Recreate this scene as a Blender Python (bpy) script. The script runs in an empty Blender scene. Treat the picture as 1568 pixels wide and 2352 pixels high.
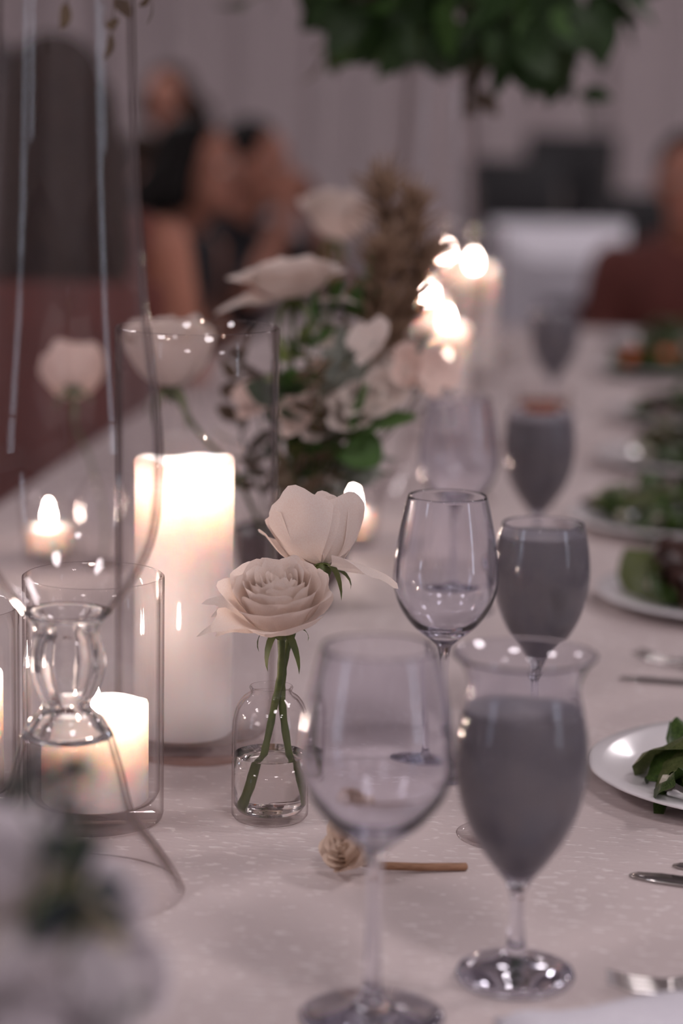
import bpy, bmesh, math, random
from mathutils import Vector, Matrix, Euler, noise

# ------------------------------------------------------------------ camera
scene = bpy.context.scene
col = scene.collection
R = math.radians
PI = math.pi
TZ = 0.75                       # height of the table top
CZ = TZ + 0.53                  # camera height
PITCH = R(10.17)
FPX = 85.0 / 36.0 * 2352.0
cam_d = bpy.data.cameras.new('camera')
cam_d.sensor_fit = 'VERTICAL'; cam_d.sensor_height = 36.0; cam_d.lens = 85.0
cam_d.clip_start = 0.05; cam_d.clip_end = 100
cam_d.dof.use_dof = True; cam_d.dof.focus_distance = 1.73; cam_d.dof.aperture_fstop = 2.8
cam = bpy.data.objects.new('camera', cam_d); col.objects.link(cam)
cam.location = (0, 0, CZ); ROLL = R(1.0)
cam.rotation_euler = (Matrix.Rotation(R(90) - PITCH, 3, 'X') @ Matrix.Rotation(ROLL, 3, 'Z')).to_euler()
scene.camera = cam

# ------------------------------------------------------------------ light and exposure
w = bpy.data.worlds.new('world'); scene.world = w; w.use_nodes = True
w.node_tree.nodes['Background'].inputs[0].default_value = (0.72, 0.70, 0.80, 1)
w.node_tree.nodes['Background'].inputs[1].default_value = 0.0      # closed hall: no light from outside but the windows
scene.view_settings.view_transform = 'Standard'
scene.view_settings.look = 'None'
scene.view_settings.gamma = 1.0
scene.view_settings.use_curve_mapping = False
scene.view_settings.exposure = 0.32
scene.cycles.transparent_max_bounces = 48
scene.cycles.max_bounces = 20
scene.cycles.transmission_bounces = 20
scene.cycles.glossy_bounces = 8
CEIL_LAMP = 27.0                # emission of the round ceiling lamps
FLAME = 200.0                   # emission of the candle flames

# ------------------------------------------------------------------ pixels to places
def ray(u, v):
    f = Vector((0, math.cos(PITCH), -math.sin(PITCH))); up = Vector((0, math.sin(PITCH), math.cos(PITCH)))
    rt = Vector((1, 0, 0)); c, s = math.cos(ROLL), math.sin(ROLL)
    return f + (rt * c + up * s) * ((u - 784.0) / FPX) + (up * c - rt * s) * ((1176.0 - v) / FPX)
def ground(u, v, z=TZ):
    d = ray(u, v); t = (z - CZ) / d.z
    return Vector((d.x * t, d.y * t, z))
def at(u, v, y):
    d = ray(u, v); t = y / d.y
    return Vector((d.x * t, y, CZ + d.z * t))
def mpp(u, v, y):
    d = ray(u, v); return (y / d.y) / FPX

# ------------------------------------------------------------------ materials
MATS = {}
def nt(name):
    m = bpy.data.materials.new(name); m.use_nodes = True
    n = m.node_tree.nodes; l = m.node_tree.links
    b = n['Principled BSDF']; MATS[name] = m
    return m, n, l, b
def ramp(n, l, src, c0, c1, p0=0.35, p1=0.65):
    r = n.new('ShaderNodeValToRGB'); l.new(src, r.inputs[0])
    r.color_ramp.elements[0].position = p0; r.color_ramp.elements[0].color = (*c0, 1)
    r.color_ramp.elements[1].position = p1; r.color_ramp.elements[1].color = (*c1, 1)
    return r.outputs[0]
def noise_tex(n, l, scale=10, detail=3, stretch=(1, 1, 1), coord='Object'):
    tc = n.new('ShaderNodeTexCoord'); mp = n.new('ShaderNodeMapping'); mp.inputs['Scale'].default_value = stretch
    l.new(tc.outputs[coord], mp.inputs['Vector'])
    t = n.new('ShaderNodeTexNoise'); t.inputs['Scale'].default_value = scale; t.inputs['Detail'].default_value = detail
    l.new(mp.outputs[0], t.inputs['Vector'])
    return t.outputs['Fac']
def pmat(name, c0, c1=None, rough=0.6, scale=12, metal=0.0, bump=0.0, stretch=(1, 1, 1), spec=0.5, sss=0, radius=None, sheen=0, p=(0.35, 0.65)):
    m, n, l, b = nt(name)
    c1 = c1 or tuple(x * 0.85 for x in c0)
    f = noise_tex(n, l, scale, 4, stretch)
    l.new(ramp(n, l, f, c1, c0, *p), b.inputs['Base Color'])
    b.inputs['Roughness'].default_value = rough; b.inputs['Metallic'].default_value = metal
    b.inputs['Specular IOR Level'].default_value = spec
    if bump:
        bp = n.new('ShaderNodeBump'); bp.inputs['Strength'].default_value = bump; bp.inputs['Distance'].default_value = 0.004
        l.new(f, bp.inputs['Height']); l.new(bp.outputs[0], b.inputs['Normal'])
    if sss:
        b.inputs['Subsurface Weight'].default_value = sss
        b.inputs['Subsurface Radius'].default_value = radius; b.inputs['Subsurface Scale'].default_value = 1.0
    if sheen: b.inputs['Sheen Weight'].default_value = sheen
    return m
def leafmat(name, c0, c1, trans=0.35, rough=0.5, scale=30, spec=0.4):
    m, n, l, b = nt(name)
    f = noise_tex(n, l, scale, 4)
    c = ramp(n, l, f, c1, c0)
    l.new(c, b.inputs['Base Color']); b.inputs['Roughness'].default_value = rough; b.inputs['Specular IOR Level'].default_value = spec
    t = n.new('ShaderNodeBsdfTranslucent'); l.new(c, t.inputs[0])
    mx = n.new('ShaderNodeMixShader'); mx.inputs[0].default_value = trans
    l.new(b.outputs[0], mx.inputs[1]); l.new(t.outputs[0], mx.inputs[2])
    l.new(mx.outputs[0], n['Material Output'].inputs[0])
    return m
def glassmat(name, color=(0.95, 0.95, 0.97), ior=1.47, rough=0.0):
    m, n, l, b = nt(name); n.remove(b)
    g = n.new('ShaderNodeBsdfGlass'); g.inputs['Color'].default_value = (*color, 1)
    g.inputs['IOR'].default_value = ior; g.inputs['Roughness'].default_value = rough
    l.new(g.outputs[0], n['Material Output'].inputs[0])
    return m
def thinglass(name, tint=(0.985, 0.98, 0.98), edge=(0.40, 0.31, 0.29)):
    # thin blown wall: light goes straight through, the surface mirrors by Fresnel, grazing paths cross more glass
    m, n, l, b = nt(name); n.remove(b)
    lw = n.new('ShaderNodeLayerWeight'); lw.inputs['Blend'].default_value = 0.5
    c = ramp(n, l, lw.outputs['Facing'], tint, edge, 0.62, 1.0)
    t = n.new('ShaderNodeBsdfTransparent'); l.new(c, t.inputs[0])
    g = n.new('ShaderNodeBsdfGlossy'); g.inputs['Roughness'].default_value = 0.02; g.inputs['Color'].default_value = (1, 1, 1, 1)
    pw = n.new('ShaderNodeMath'); pw.operation = 'POWER'; l.new(lw.outputs['Facing'], pw.inputs[0]); pw.inputs[1].default_value = 5.0
    fr = n.new('ShaderNodeMath'); fr.operation = 'MULTIPLY_ADD'; l.new(pw.outputs[0], fr.inputs[0]); fr.inputs[1].default_value = 0.7; fr.inputs[2].default_value = 0.022
    mx = n.new('ShaderNodeMixShader'); l.new(fr.outputs[0], mx.inputs[0])
    l.new(t.outputs[0], mx.inputs[1]); l.new(g.outputs[0], mx.inputs[2])
    l.new(mx.outputs[0], n['Material Output'].inputs[0])
    return m
def emit(name, color, s):
    m, n, l, b = nt(name); n.remove(b)
    e = n.new('ShaderNodeEmission'); e.inputs[0].default_value = (*color, 1); e.inputs[1].default_value = s
    l.new(e.outputs[0], n['Material Output'].inputs[0])
    return m
glassmat('stemware', (0.95, 0.95, 0.975))
glassmat('bottle_glass', (0.985, 0.985, 0.985), 1.45)
glassmat('water', (0.97, 0.965, 0.955), 1.33)
glassmat('amber_drink', (0.75, 0.36, 0.10), 1.33)
thinglass('vase_glass')
emit('flame', (1.0, 0.77, 0.66), FLAME)
emit('ceiling_lamp', (1.0, 0.90, 0.93), CEIL_LAMP)
emit('window_daylight', (0.76, 0.83, 1.0), 4.0)
pmat('wax', (0.93, 0.85, 0.81), (0.91, 0.82, 0.78), 0.45, 6, sss=1.0, radius=(0.050, 0.036, 0.030), spec=0.35)
pmat('wick', (0.05, 0.04, 0.035), None, 0.9)
leafmat('petal', (0.90, 0.81, 0.75), (0.87, 0.75, 0.68), 0.36, 0.6, 40, 0.25)
leafmat('petal_cool', (0.84, 0.80, 0.82), (0.76, 0.71, 0.74), 0.25, 0.6, 40, 0.25)
leafmat('petal_cream', (0.80, 0.74, 0.58), (0.70, 0.62, 0.45), 0.25, 0.6, 40, 0.25)
leafmat('petal_pink', (0.92, 0.74, 0.66), (0.87, 0.66, 0.57), 0.3, 0.6, 40, 0.25)
leafmat('leaf_green', (0.10, 0.20, 0.05), (0.06, 0.13, 0.035), 0.3)
leafmat('leaf_lime', (0.26, 0.33, 0.08), (0.17, 0.24, 0.06), 0.35)
leafmat('leaf_dark', (0.035, 0.075, 0.020), (0.018, 0.040, 0.012), 0.15)
leafmat('leaf_blue', (0.030, 0.045, 0.050), (0.015, 0.022, 0.026), 0.12)
leafmat('leaf_grey', (0.34, 0.36, 0.31), (0.22, 0.24, 0.20), 0.25)
leafmat('leaf_brown', (0.17, 0.12, 0.07), (0.09, 0.06, 0.035), 0.2)
leafmat('stem_green', (0.12, 0.145, 0.045), (0.075, 0.10, 0.03), 0.1, 0.5, 90)
leafmat('dry_grass', (0.42, 0.28, 0.19), (0.26, 0.16, 0.10), 0.3)
leafmat('dry_bud', (0.84, 0.70, 0.58), (0.62, 0.45, 0.34), 0.15, 0.8, 120)
leafmat('salad_green', (0.075, 0.125, 0.028), (0.02, 0.045, 0.010), 0.2, 0.35, 45)
leafmat('salad_pale', (0.17, 0.19, 0.075), (0.08, 0.11, 0.035), 0.25, 0.35, 45)
leafmat('salad_red', (0.075, 0.032, 0.026), (0.03, 0.018, 0.013), 0.15, 0.35, 45)
pmat('wood_stick', (0.36, 0.19, 0.11), (0.24, 0.12, 0.06), 0.6, 60, stretch=(1, 8, 8))
pmat('china', (0.80, 0.77, 0.78), (0.77, 0.74, 0.75), 0.12, 4)
pmat('steel', (0.62, 0.60, 0.58), (0.55, 0.53, 0.51), 0.14, 40, metal=1.0)
pmat('crumble', (0.62, 0.58, 0.48), (0.40, 0.37, 0.29), 0.9, 60)
pmat('tomato', (0.75, 0.16, 0.06), (0.55, 0.10, 0.04), 0.25, 20)
pmat('napkin', (0.72, 0.70, 0.75), (0.66, 0.64, 0.70), 0.9, 200, bump=0.1)
pmat('wall_paint', (0.66, 0.60, 0.61), (0.62, 0.56, 0.57), 0.9, 3)
pmat('ceiling_paint', (0.62, 0.60, 0.62), None, 0.9, 3)
pmat('carpet', (0.22, 0.18, 0.19), (0.13, 0.105, 0.115), 1.0, 30, bump=0.3)
pmat('drape', (0.72, 0.64, 0.645), (0.66, 0.58, 0.585), 0.85, 8, stretch=(6, 6, 0.3), sheen=0.2)
pmat('skin', (0.46, 0.20, 0.135), (0.38, 0.155, 0.10), 0.55, 9)
pmat('skin_pale', (0.62, 0.36, 0.30), (0.54, 0.29, 0.24), 0.55, 9)
pmat('eye_white', (0.75, 0.72, 0.70), None, 0.3)
pmat('lips', (0.36, 0.10, 0.09), None, 0.45)
pmat('hair_black', (0.012, 0.009, 0.008), (0.005, 0.004, 0.004), 0.55, 60, stretch=(6, 6, 0.4), bump=0.3, spec=0.15)
pmat('hair_brown', (0.050, 0.024, 0.013), (0.008, 0.005, 0.004), 0.6, 45, stretch=(6, 6, 0.3), bump=0.4, spec=0.12)
for nm, c in (('cloth_black', (0.012, 0.012, 0.016)), ('cloth_teal', (0.03, 0.32, 0.46)), ('cloth_white', (0.62, 0.60, 0.68)),
              ('cloth_maroon', (0.17, 0.05, 0.04)), ('cloth_olive', (0.26, 0.20, 0.13)), ('cloth_lilac', (0.38, 0.36, 0.46)), ('cloth_navy', (0.03, 0.035, 0.055))):
    pmat(nm, c, tuple(x * 0.75 for x in c), 0.85, 20, bump=0.15)
pmat('chair_black', (0.014, 0.014, 0.016), None, 0.4, 20)
pmat('chair_frame', (0.05, 0.035, 0.03), None, 0.35, 20)
pmat('pot_dark', (0.13, 0.09, 0.085), (0.08, 0.055, 0.055), 0.25, 12)
pmat('lamp_rim', (0.7, 0.7, 0.72), None, 0.4)
# icy drink clouded by condensation: scatters light and lets a little through
def make_drink():
    m, n, l, b = nt('clouded_drink')
    f = noise_tex(n, l, 28, 3)
    c = ramp(n, l, f, (0.36, 0.345, 0.375), (0.43, 0.395, 0.40))
    l.new(c, b.inputs['Base Color']); b.inputs['Roughness'].default_value = 0.55; b.inputs['Specular IOR Level'].default_value = 0.25
    t = n.new('ShaderNodeBsdfTranslucent'); l.new(c, t.inputs[0])
    mx = n.new('ShaderNodeMixShader'); mx.inputs[0].default_value = 0.35
    l.new(b.outputs[0], mx.inputs[1]); l.new(t.outputs[0], mx.inputs[2]); l.new(mx.outputs[0], n['Material Output'].inputs[0])
make_drink()
# tablecloth: woven ground with short glossy floating threads
def make_cloth():
    m, n, l, b = nt('damask')
    tc = n.new('ShaderNodeTexCoord')
    mp = n.new('ShaderNodeMapping'); mp.inputs['Scale'].default_value = (75, 190, 75); l.new(tc.outputs['Object'], mp.inputs[0])
    t = n.new('ShaderNodeTexNoise'); t.inputs['Scale'].default_value = 1.0; t.inputs['Detail'].default_value = 2.0; l.new(mp.outputs[0], t.inputs[0])
    big = n.new('ShaderNodeTexNoise'); big.inputs['Scale'].default_value = 9; big.inputs['Detail'].default_value = 3; l.new(tc.outputs['Object'], big.inputs[0])
    ad = n.new('ShaderNodeMath'); ad.operation = 'MULTIPLY_ADD'; l.new(big.outputs['Fac'], ad.inputs[0]); ad.inputs[1].default_value = 0.25; l.new(t.outputs['Fac'], ad.inputs[2])
    dash = ramp(n, l, ad.outputs[0], (0, 0, 0), (1, 1, 1), 0.735, 0.785)
    mx = n.new('ShaderNodeMix'); mx.data_type = 'RGBA'; l.new(dash, mx.inputs[0])
    mx.inputs[6].default_value = (0.61, 0.525, 0.51, 1); mx.inputs[7].default_value = (0.76, 0.69, 0.67, 1)
    l.new(mx.outputs[2], b.inputs['Base Color'])
    rr = n.new('ShaderNodeMapRange'); l.new(dash, rr.inputs[0]); rr.inputs[3].default_value = 0.75; rr.inputs[4].default_value = 0.38
    l.new(rr.outputs[0], b.inputs['Roughness'])
    bp = n.new('ShaderNodeBump'); bp.inputs['Strength'].default_value = 0.35; bp.inputs['Distance'].default_value = 0.002
    l.new(ad.outputs[0], bp.inputs['Height']); l.new(bp.outputs[0], b.inputs['Normal'])
make_cloth()

# ------------------------------------------------------------------ builders
def mesh(name, verts, faces, smooth=True):
    me = bpy.data.meshes.new(name); me.from_pydata([tuple(v) for v in verts], [], faces); me.update()
    if smooth: me.polygons.foreach_set('use_smooth', [True] * len(me.polygons))
    return me
def part(name, me, mat, parent=None, loc=None, rot=None, M=None):
    o = bpy.data.objects.new(name, me); col.objects.link(o)
    if mat and not me.materials: me.materials.append(MATS[mat])
    if parent: o.parent = parent
    if M is not None: o.matrix_local = M
    if loc is not None: o.location = loc
    if rot is not None: o.rotation_euler = rot
    return o
def tag(o, label=None, cat=None, group=None, kind=None):
    if label: o['label'] = label
    if cat: o['category'] = cat
    if group: o['group'] = group
    if kind: o['kind'] = kind
    return o
def thing(name, label, cat, loc=(0, 0, 0), group=None, rz=0.0, M=None):
    o = bpy.data.objects.new(name, None); col.objects.link(o); o.empty_display_size = 0.02
    if M is not None: o.matrix_local = M
    else:
        o.location = loc; o.rotation_euler = (0, 0, rz)
    return tag(o, label, cat, group)
def copy_tree(o, parent=None):
    c = o.copy(); col.objects.link(c); c.parent = parent
    for ch in list(o.children): copy_tree(ch, c)
    return c
def crom(pts, k=5):
    out = []
    P = [pts[0]] + list(pts) + [pts[-1]]
    for i in range(1, len(P) - 2):
        for j in range(k):
            t = j / k; a, b, c, d = (Vector(P[i - 1]), Vector(P[i]), Vector(P[i + 1]), Vector(P[i + 2]))
            out.append(0.5 * ((2 * b) + (c - a) * t + (2 * a - 5 * b + 4 * c - d) * t * t + (3 * b - a - 3 * c + d) * t ** 3))
    out.append(Vector(pts[-1]))
    return out
def lathe(name, prof, n=64, smooth=True):
    V = []; F = []; idx = []
    for r, z in prof:
        if r < 1e-6: idx.append([len(V)] * n); V.append((0, 0, z))
        else:
            idx.append(list(range(len(V), len(V) + n)))
            for j in range(n):
                a = 2 * PI * j / n; V.append((r * math.cos(a), r * math.sin(a), z))
    for i in range(len(prof) - 1):
        for j in range(n):
            k = (j + 1) % n
            f = [idx[i][j], idx[i][k], idx[i + 1][k], idx[i + 1][j]]
            g = []
            for q in f:
                if q not in g: g.append(q)
            if len(g) > 2: F.append(g)
    return mesh(name, V, F, smooth)
def tube_data(pts, rads, n=8, caps=True):
    V = []; F = []
    pts = [Vector(p) for p in pts]
    prev = None
    for i, p in enumerate(pts):
        d = (pts[min(i + 1, len(pts) - 1)] - pts[max(i - 1, 0)]).normalized()
        if prev is None:
            a = Vector((0, 0, 1)) if abs(d.z) < 0.9 else Vector((1, 0, 0)); x = d.cross(a).normalized()
        else: x = (prev - d * prev.dot(d)).normalized()
        prev = x; y = d.cross(x)
        for j in range(n):
            t = 2 * PI * j / n; V.append(p + (x * math.cos(t) + y * math.sin(t)) * rads[i])
    for i in range(len(pts) - 1):
        for j in range(n):
            k = (j + 1) % n; F.append([i * n + j, i * n + k, (i + 1) * n + k, (i + 1) * n + j])
    if caps: F.append(list(range(n - 1, -1, -1))); F.append([len(V) - n + j for j in range(n)])
    return V, F
def tube(name, pts, rads, n=8):
    if not hasattr(rads, '__len__'): rads = [rads] * len(pts)
    return mesh(name, *tube_data(pts, rads, n))
def box_data(x0, x1, y0, y1, z0, z1):
    V = [(x, y, z) for x in (x0, x1) for y in (y0, y1) for z in (z0, z1)]
    return V, [[0, 1, 3, 2], [4, 6, 7, 5], [0, 4, 5, 1], [2, 3, 7, 6], [0, 2, 6, 4], [1, 5, 7, 3]]
def box(name, x0, x1, y0, y1, z0, z1, bev=0.0):
    me = mesh(name, *box_data(x0, x1, y0, y1, z0, z1), smooth=False)
    if bev:
        bm = bmesh.new(); bm.from_mesh(me); bmesh.ops.bevel(bm, geom=bm.edges[:], offset=bev, segments=3, affect='EDGES', profile=0.5)
        bm.to_mesh(me); bm.free(); me.polygons.foreach_set('use_smooth', [True] * len(me.polygons))
    return me
def frame_to(axis, loc=(0, 0, 0), roll=0.0):
    z = Vector(axis).normalized()
    q = Vector((0, 0, 1)).rotation_difference(z)
    return Matrix.Translation(Vector(loc)) @ q.to_matrix().to_4x4() @ Matrix.Rotation(roll, 4, 'Z')
def shape_profile(u, y, pts):
    # photo outline (row, half width) of an upright round thing standing at distance y -> metres
    out = []
    for v, r in pts:
        p = at(u, v, y); out.append((r * mpp(u, v, y), p.z - TZ))
    return out

# ------------------------------------------------------------------ the hall
def structure(name, me, mat, label=None):
    o = part(name, me, mat); o['kind'] = 'structure'
    return o
X0, X1, Y0, Y1, ZC = -6.0, 6.0, -4.0, 13.0, 3.6
structure('floor', box('floor', X0, X1, Y0, Y1, -0.1, 0.0), 'carpet')
structure('ceiling', box('ceiling', X0, X1, Y0, Y1, ZC, ZC + 0.1), 'ceiling_paint')
structure('wall_back', box('wall_back', X0, X1, Y1, Y1 + 0.1, 0, ZC), 'wall_paint')
structure('wall_front', box('wall_front', X0, X1, Y0 - 0.1, Y0, 0, ZC), 'wall_paint')
structure('wall_left', box('wall_left', X0 - 0.1, X0, Y0, Y1, 0, ZC), 'wall_paint')
structure('wall_right', box('wall_right', X1, X1 + 0.1, Y0, Y1, 0, ZC), 'wall_paint')
# round ceiling lamps
rim_me = lathe('lamp_ring', [(0.34, -0.05), (0.38, -0.05), (0.38, 0.0), (0.34, 0.0)], 40)
disc_me = lathe('diffuser', [(0.0, -0.04), (0.34, -0.04), (0.34, -0.01), (0.0, -0.01)], 40)
for i, (x, y) in enumerate([(-2.6, 0.2), (0.9, -0.6), (2.6, 2.2), (-3.6, 4.2), (3.6, 5.6), (-1.6, 8.2), (2.0, 9.4), (-1.0, -2.6), (3.2, -2.2)]):
    t = thing('ceiling_lamp_offscreen', 'round flush white ceiling lamp of the banquet hall', 'ceiling lamp', (x, y, ZC - 0.001), 'ceiling lamps')
    part('lamp_ring', rim_me, 'lamp_rim', t); part('diffuser_offscreen', disc_me, 'ceiling_lamp', t)
# tall side windows, outside the view, the hall's cool daylight
def window(name, x, y, sgn):
    w_ = bpy.data.objects.new(name, None); col.objects.link(w_); w_.location = (x, y, 0.5); w_.scale = (1, 0.55, 1); w_['kind'] = 'structure'
    xa, xb = sorted((0.0, -sgn * 0.05)); xc, xd = sorted((-sgn * 0.005, -sgn * 0.02))
    for k in range(2):
        for j in range(3): part('pane_offscreen', box('pane', xc, xd, -0.5 + 0.52 * k, -0.02 + 0.52 * k, 0.04 + 0.84 * j, 0.84 * (j + 1)), 'window_daylight', w_)
    for y0, y1, z0, z1 in [(-0.56, -0.5, 0, 2.58), (0.5, 0.56, 0, 2.58), (-0.5, 0.5, 0, 0.04), (-0.5, 0.5, 2.52, 2.58), (-0.02, 0.02, 0.04, 2.52)] + [(-0.5 + 0.52 * k, -0.02 + 0.52 * k, 0.84 * j, 0.84 * j + 0.04) for k in range(2) for j in (1, 2)]:
        part('window_frame', box('window_frame', xa, xb, y0, y1, z0, z1), 'lamp_rim', w_)
# one on each side: the tall cool bars mirrored on both sides of the two trumpet vases
window('window_right_offscreen', X1, -1.5, 1); window('window_left_offscreen', X0, -1.5, -1)
# pleated drapes along the back wall
def drape_mesh(wd, h, seed):
    rnd = random.Random(seed); nx = 96; V = []; F = []
    ph = [rnd.uniform(0, 6) for _ in range(4)]
    zs = [0, 0.6, 1.4, 2.4, h]
    for iz, z in enumerate(zs):
        for i in range(nx + 1):
            s = i / nx
            d = 0.045 * math.sin(s * 2 * PI * 7 + ph[0]) + 0.03 * math.sin(s * 2 * PI * 3.3 + ph[1] + z * 0.2) + 0.012 * math.sin(s * 2 * PI * 17 + ph[2])
            V.append((s * wd, d * (1.0 - 0.35 * z / h), z))
    for iz in range(len(zs) - 1):
        for i in range(nx):
            a = iz * (nx + 1) + i; F.append([a, a + 1, a + nx + 2, a + nx + 1])
    me = mesh('drape', V, F)
    return me
dm = [drape_mesh(1.3, 3.4, s) for s in range(3)]
for i in range(8):
    o = part('drape', dm[i % 3].copy(), 'drape', loc=(-5.2 + i * 1.31, 12.75, 0.02))
    tag(o, 'mauve grey pleated drape hanging along the far wall', 'drape', 'mauve drapes on the far wall')
    sm = o.modifiers.new('thick', 'SOLIDIFY'); sm.thickness = 0.006

# ------------------------------------------------------------------ tables and cloths
ROWA = math.atan(0.115)          # the long table runs off slightly to the right
def table_cloth(name, L, Wd, drop, seed, mat):
    rnd = random.Random(seed); per = []
    rc = 0.05; n = 14
    def corner(cx, cy, a0):
        for k in range(5):
            a = a0 + k * PI / 8; per.append((cx + rc * math.cos(a), cy + rc * math.sin(a), math.cos(a), math.sin(a)))
    def side(x0, y0, x1, y1, nx, ny, m):
        for k in range(1, m): per.append((x0 + (x1 - x0) * k / m, y0 + (y1 - y0) * k / m, nx, ny))
    a, b = Wd / 2, L / 2
    corner(a - rc, b - rc, 0); side(a - rc, b, -a + rc, b, 0, 1, 40)
    corner(-a + rc, b - rc, PI / 2); side(-a, b - rc, -a, -b + rc, -1, 0, 90)
    corner(-a + rc, -b + rc, PI); side(-a + rc, -b, a - rc, -b, 0, -1, 40)
    corner(a - rc, -b + rc, PI * 1.5); side(a, -b + rc, a, b - rc, 1, 0, 90)
    N = len(per); V = []; F = []
    rings = [(-0.02, 0), (-0.004, 0), (0.003, -0.003), (0.006, -0.012), (0.010, -0.1), (0.022, -drop * 0.5), (0.035, -drop)]
    s = 0; ph = rnd.uniform(0, 6)
    for ri, (off, dz) in enumerate(rings):
        acc = 0
        for j, (x, y, nx, ny) in enumerate(per):
            acc += 0.05
            amp = 0.028 * max(0, (-dz - 0.05) / drop)
            wv = amp * (math.sin(j * 0.9 + ph) + 0.6 * math.sin(j * 0.37 + 2 * ph))
            V.append((x + nx * (off + wv), y + ny * (off + wv), dz))
    F.append(list(range(N)))
    for ri in range(len(rings) - 1):
        for j in range(N):
            k = (j + 1) % N; F.append([ri * N + j, (ri + 1) * N + j, (ri + 1) * N + k, ri * N + k])
    me = mesh(name, V, F)
    return me
def wooden_table(label, L, Wd, loc, rz):
    t = thing('banquet_table', label, 'table', loc, None, rz)
    part('tabletop', box('tabletop', -Wd / 2 + 0.01, Wd / 2 - 0.01, -L / 2 + 0.01, L / 2 - 0.01, 0.715, 0.7485), 'chair_frame', t)
    lg = box('leg', -0.025, 0.025, -0.025, 0.025, 0, 0.715, 0.004)
    for sx in (-1, 1):
        for sy in (-1, 1): part('leg', lg, 'chair_frame', t, loc=(sx * (Wd / 2 - 0.1), sy * (L / 2 - 0.12), 0))
YA, YB = 0.45, 5.3
cx0, cy0 = -0.01 + 0.115 * ((YA + YB) / 2 - 1.6), (YA + YB) / 2
wooden_table('long banquet table under the patterned cloth carrying the candles', YB - YA, 1.14, (cx0, cy0, 0), -ROWA)
cl = part('tablecloth', table_cloth('tablecloth', YB - YA, 1.14, 0.68, 1, 'damask'), 'damask', loc=(cx0, cy0, TZ), rot=(0, 0, -ROWA))
tag(cl, 'pinkish white woven cloth with short glossy threads on the long candle table', 'tablecloth')
# farther table, across the hall
wooden_table('plain banquet table under a white cloth across the hall', 2.0, 2.4, (1.75, 8.35, 0), 0.0)
o = part('tablecloth', table_cloth('tablecloth', 2.0, 2.4, 0.66, 2, 'napkin'), 'napkin', loc=(1.75, 8.35, TZ))
tag(o, 'plain white tablecloth on the farther table before the black chairs', 'tablecloth')

# ------------------------------------------------------------------ stemware
def stemware(name, label, cat, foot, stem, bowl, loc, group, n=64, mats='stemware', tilt=None):
    t = thing(name, label, cat, loc, group)
    part('foot', lathe('foot', foot, n), mats, t); part('stem', lathe('stem', stem, 32), mats, t); part('bowl', lathe('bowl', bowl, n), mats, t)
    if tilt: t.rotation_euler = tilt
    return t
WH = 0.219
def wine_profiles():
    foot = [(0, 0.0005), (0.030, 0.0005), (0.0375, 0.001), (0.0385, 0.0020), (0.0375, 0.003)] + [tuple(p) for p in crom([(0.0375, 0.003), (0.026, 0.0050), (0.013, 0.0080), (0.0065, 0.0130), (0.0046, 0.022)], 4)][1:]
    stem = [tuple(p) for p in crom([(0.0046, 0.022), (0.0040, 0.045), (0.0039, 0.075), (0.0044, 0.092), (0.0062, 0.101)], 4)]
    outer = [tuple(p) for p in crom([(0.0062, 0.101), (0.0130, 0.1075), (0.0255, 0.1180), (0.0350, 0.1320), (0.0400, 0.1485), (0.0398, 0.1640), (0.0372, 0.1850), (0.0334, 0.2050), (0.0302, 0.2180)], 5)]
    inner = [tuple(p) for p in crom([(0.0292, 0.2180), (0.0322, 0.2050), (0.0359, 0.1850), (0.0385, 0.1640), (0.0386, 0.1485), (0.0335, 0.1340), (0.0235, 0.1210), (0.0110, 0.1135), (0.0, 0.1115)], 5)]
    bowl = outer + [(0.0299, 0.2187), (0.0295, 0.2187)] + inner
    bowl[-1] = (0.0, bowl[-1][1])
    return foot, stem, bowl
wf, ws, wb = wine_profiles()
W1 = stemware('wine_glass', 'large empty wine glass nearest the fallen rosebud', 'wine glass', wf, ws, wb, ground(853, 2338), 'empty wine glasses')
W1.scale = (1.08, 1.08, 1.0)
def glass_copy(src, label, loc, rz=0):
    c = copy_tree(src); c.location = loc; c['label'] = label; c.rotation_euler = (0, 0, rz); return c
W2 = glass_copy(W1, 'empty wine glass between the two nearest clouded drinks, behind the large wine glass', ground(1012, 1774)); W2.scale = (1, 1, 1)
p = at(1056, 945, 2.40); W3 = glass_copy(W1, 'empty wine glass beside the third clouded drink of the row', (p.x, 2.40, TZ)); W3.scale = (1, 1, 1)

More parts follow.
